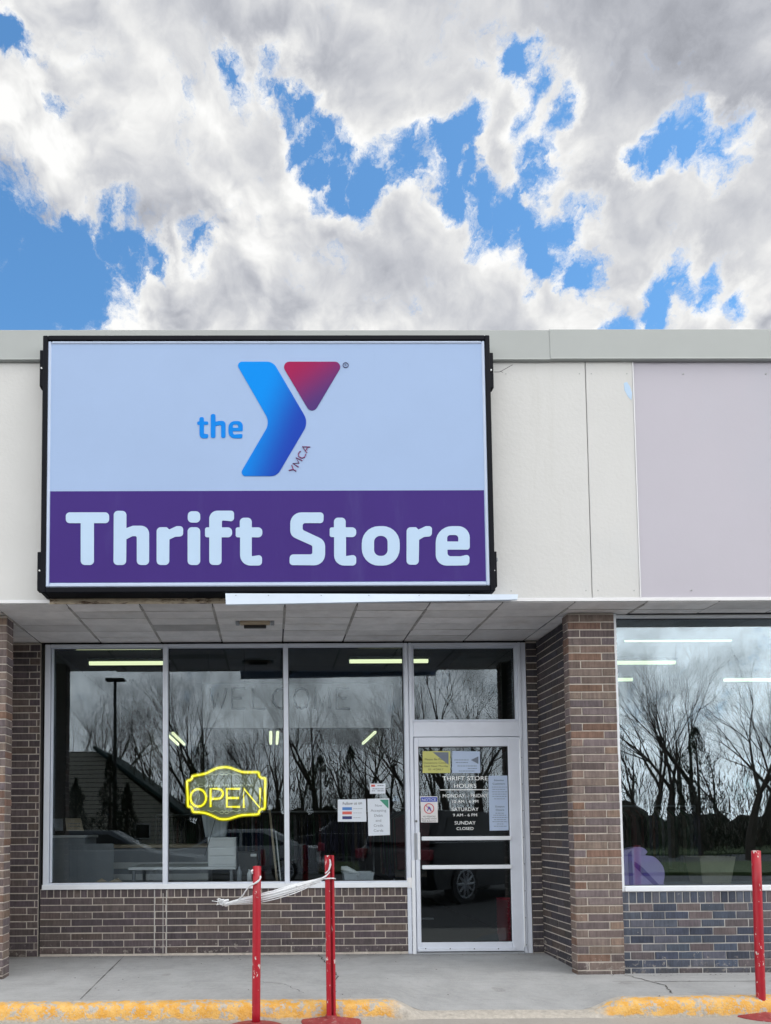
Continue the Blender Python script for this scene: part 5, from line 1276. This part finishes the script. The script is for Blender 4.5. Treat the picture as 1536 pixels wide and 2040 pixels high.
# ---- cars
def car(loc, rz, paint, lab, kind='suv', cat='car', glassy=None):
    e = empty('parked_car', loc, lab, cat, 'cars behind the viewer', rz)
    pm_ = mat('car_paint', paint, .25, var=.02, spec=.6)
    if kind == 'suv': body = [(-2.3, .45), (-2.36, .75), (-2.3, 1.0), (-1.3, 1.10), (2.2, 1.12), (2.38, .95), (2.40, .5), (2.3, .28), (-2.2, .28)]; gh = [(-1.35, 1.08), (-.65, 1.68), (1.75, 1.72), (2.25, 1.10)]; Wd = .93; wr = .37; wx = (-1.45, 1.42)
    else: body = [(-2.3, .4), (-2.34, .62), (-2.2, .80), (-1.1, .92), (1.7, .98), (2.3, .90), (2.36, .5), (2.25, .22), (-2.2, .22)]; gh = [(-1.15, .90), (-.35, 1.38), (.95, 1.40), (1.8, .97)]; Wd = .89; wr = .33; wx = (-1.38, 1.35)
    def prism(prof, w0, w1f, name, m):
        mb = MB(); n = len(prof); vs = []
        for s in (-1, -.86, .86, 1):
            for (x, z) in prof:
                zmin, zmax = min(q[1] for q in prof), max(q[1] for q in prof); f = (z - zmin) / (zmax - zmin)
                ww = w0 + (w1f - w0) * f; k = 1.0 if abs(s) < .9 else .965
                cx = sum(q[0] for q in prof) / n; cz = sum(q[1] for q in prof) / n
                vs.append((cx + (x - cx) * k, s * ww, cz + (z - cz) * (k if abs(s) > .9 else 1)))
        fs = [(r * n + i, r * n + (i + 1) % n, (r + 1) * n + (i + 1) % n, (r + 1) * n + i) for r in range(3) for i in range(n)] + [tuple(range(n)), tuple(range(3 * n, 4 * n))]
        mb.add(vs, fs); return mb.build(name, m, e)
    prism([(x * .98, z) for x, z in body], Wd, Wd * .97, 'body', pm_)
    prism(gh, Wd * .93, Wd * .74, 'roof', pm_)
    zc0, zc1 = gh[0][1] + .06, gh[1][1] - .08
    for s in (-1, 1):
        for (a0, a1, b0, b1) in ((gh[0][0] + .22, gh[1][0] + .10, .18, .18), (.26, .26, gh[2][0] - .15, gh[3][0] - .30)):
            y0, y1 = s * (Wd * .915 + .006), s * (Wd * .775 + .012)
            mb = MB(); mb.add([(a0, y0, zc0), (b1, y0, zc0), (b0, y1, zc1), (a1, y1, zc1), (a0, y0 - s * .02, zc0), (b1, y0 - s * .02, zc0), (b0, y1 - s * .02, zc1), (a1, y1 - s * .02, zc1)], [(0, 1, 2, 3), (4, 7, 6, 5), (0, 4, 5, 1), (1, 5, 6, 2), (2, 6, 7, 3), (3, 7, 4, 0)]); mb.build('side_window', M['carglass'], e)
        mb = MB(); mb.tube([(gh[0][0] + .1, s * (Wd * .91 + .012), zc0 - .015), (gh[3][0] - .12, s * (Wd * .91 + .012), zc0 - .015)], .012, 6); mb.build('trim_strip', M['white'], e)
        for x in wx:
            w = MB(); w.tube([(x, s * (Wd - .20), wr), (x, s * (Wd + .02), wr)], wr, 24).build('wheel', M['gasket'], e); wh = e.children[-1]
            rm = MB()
            for k in range(10):
                a = k * math.pi / 5; rm.tube([(x, s * (Wd + .035), wr), (x + math.cos(a) * wr * .66, s * (Wd + .03), wr + math.sin(a) * wr * .66)], [.035, .022], 4)
            rm.tube([(x + math.cos(k * math.pi / 12) * wr * .68, s * (Wd + .026), wr + math.sin(k * math.pi / 12) * wr * .68) for k in range(25)], .018, 4); rm.build('rim', M['alu_white'], wh)
            MB().tube([(x, s * (Wd - .0), wr), (x, s * (Wd + .024), wr)], wr * .62, 20).build('brake_shadow', M['dark'], wh)
        MB().bbox((2.22, s * Wd * .70, .82), (2.395, s * Wd * .97, 1.0), .02).build('tail_light', M['red_plastic'], e)
        MB().bbox((-2.34, s * Wd * .62, .62), (-2.15, s * Wd * .95, .78), .02).build('headlight', M['white'], e)
    MB().bbox((2.3, -Wd * .9, .34), (2.46, Wd * .9, .56), .04).build('bumper', pm_, e)
    for (a, b) in (((gh[0][0] - .0, gh[0][1] + .03), (gh[1][0] - .02, gh[1][1] - .05)), ((gh[3][0] + .0, gh[3][1] + .03), (gh[2][0] + .04, gh[2][1] - .06))):
        sx = -1 if a[0] < 0 else 1; y0, y1 = Wd * .80, Wd * .66
        mb = MB(); mb.add([(a[0] + sx * .015, -y0, a[1]), (a[0] + sx * .015, y0, a[1]), (b[0] + sx * .015, y1, b[1]), (b[0] + sx * .015, -y1, b[1]), (a[0] - sx * .02, -y0, a[1]), (a[0] - sx * .02, y0, a[1]), (b[0] - sx * .02, y1, b[1]), (b[0] - sx * .02, -y1, b[1])], [(0, 1, 2, 3), (7, 6, 5, 4), (0, 4, 5, 1), (1, 5, 6, 2), (2, 6, 7, 3), (3, 7, 4, 0)]); mb.build('windscreen', M['carglass'], e)
    return e
car((mx_(470, 20), -(20 - 7.24), -.175), R(4), (.62, .64, .66), 'white car parked across the lot behind the viewer', 'sedan')
car((mx_(200, 17), -(17 - 7.24), -.175), R(176), (.16, .18, .20), 'dark grey sedan parked across the lot towards the house', 'sedan')
car((mx_(690, 33), -(33 - 7.24), -.13), R(0), (.012, .012, .014), 'black car on the road in front of the wood', 'suv')
car((mx_(925, 13.6) + .53, -(13.6 - 7.24) - 1.62, -.175), R(142), (.012, .014, .022), 'dark blue car with bright spoked wheels parked opposite the door', 'suv')
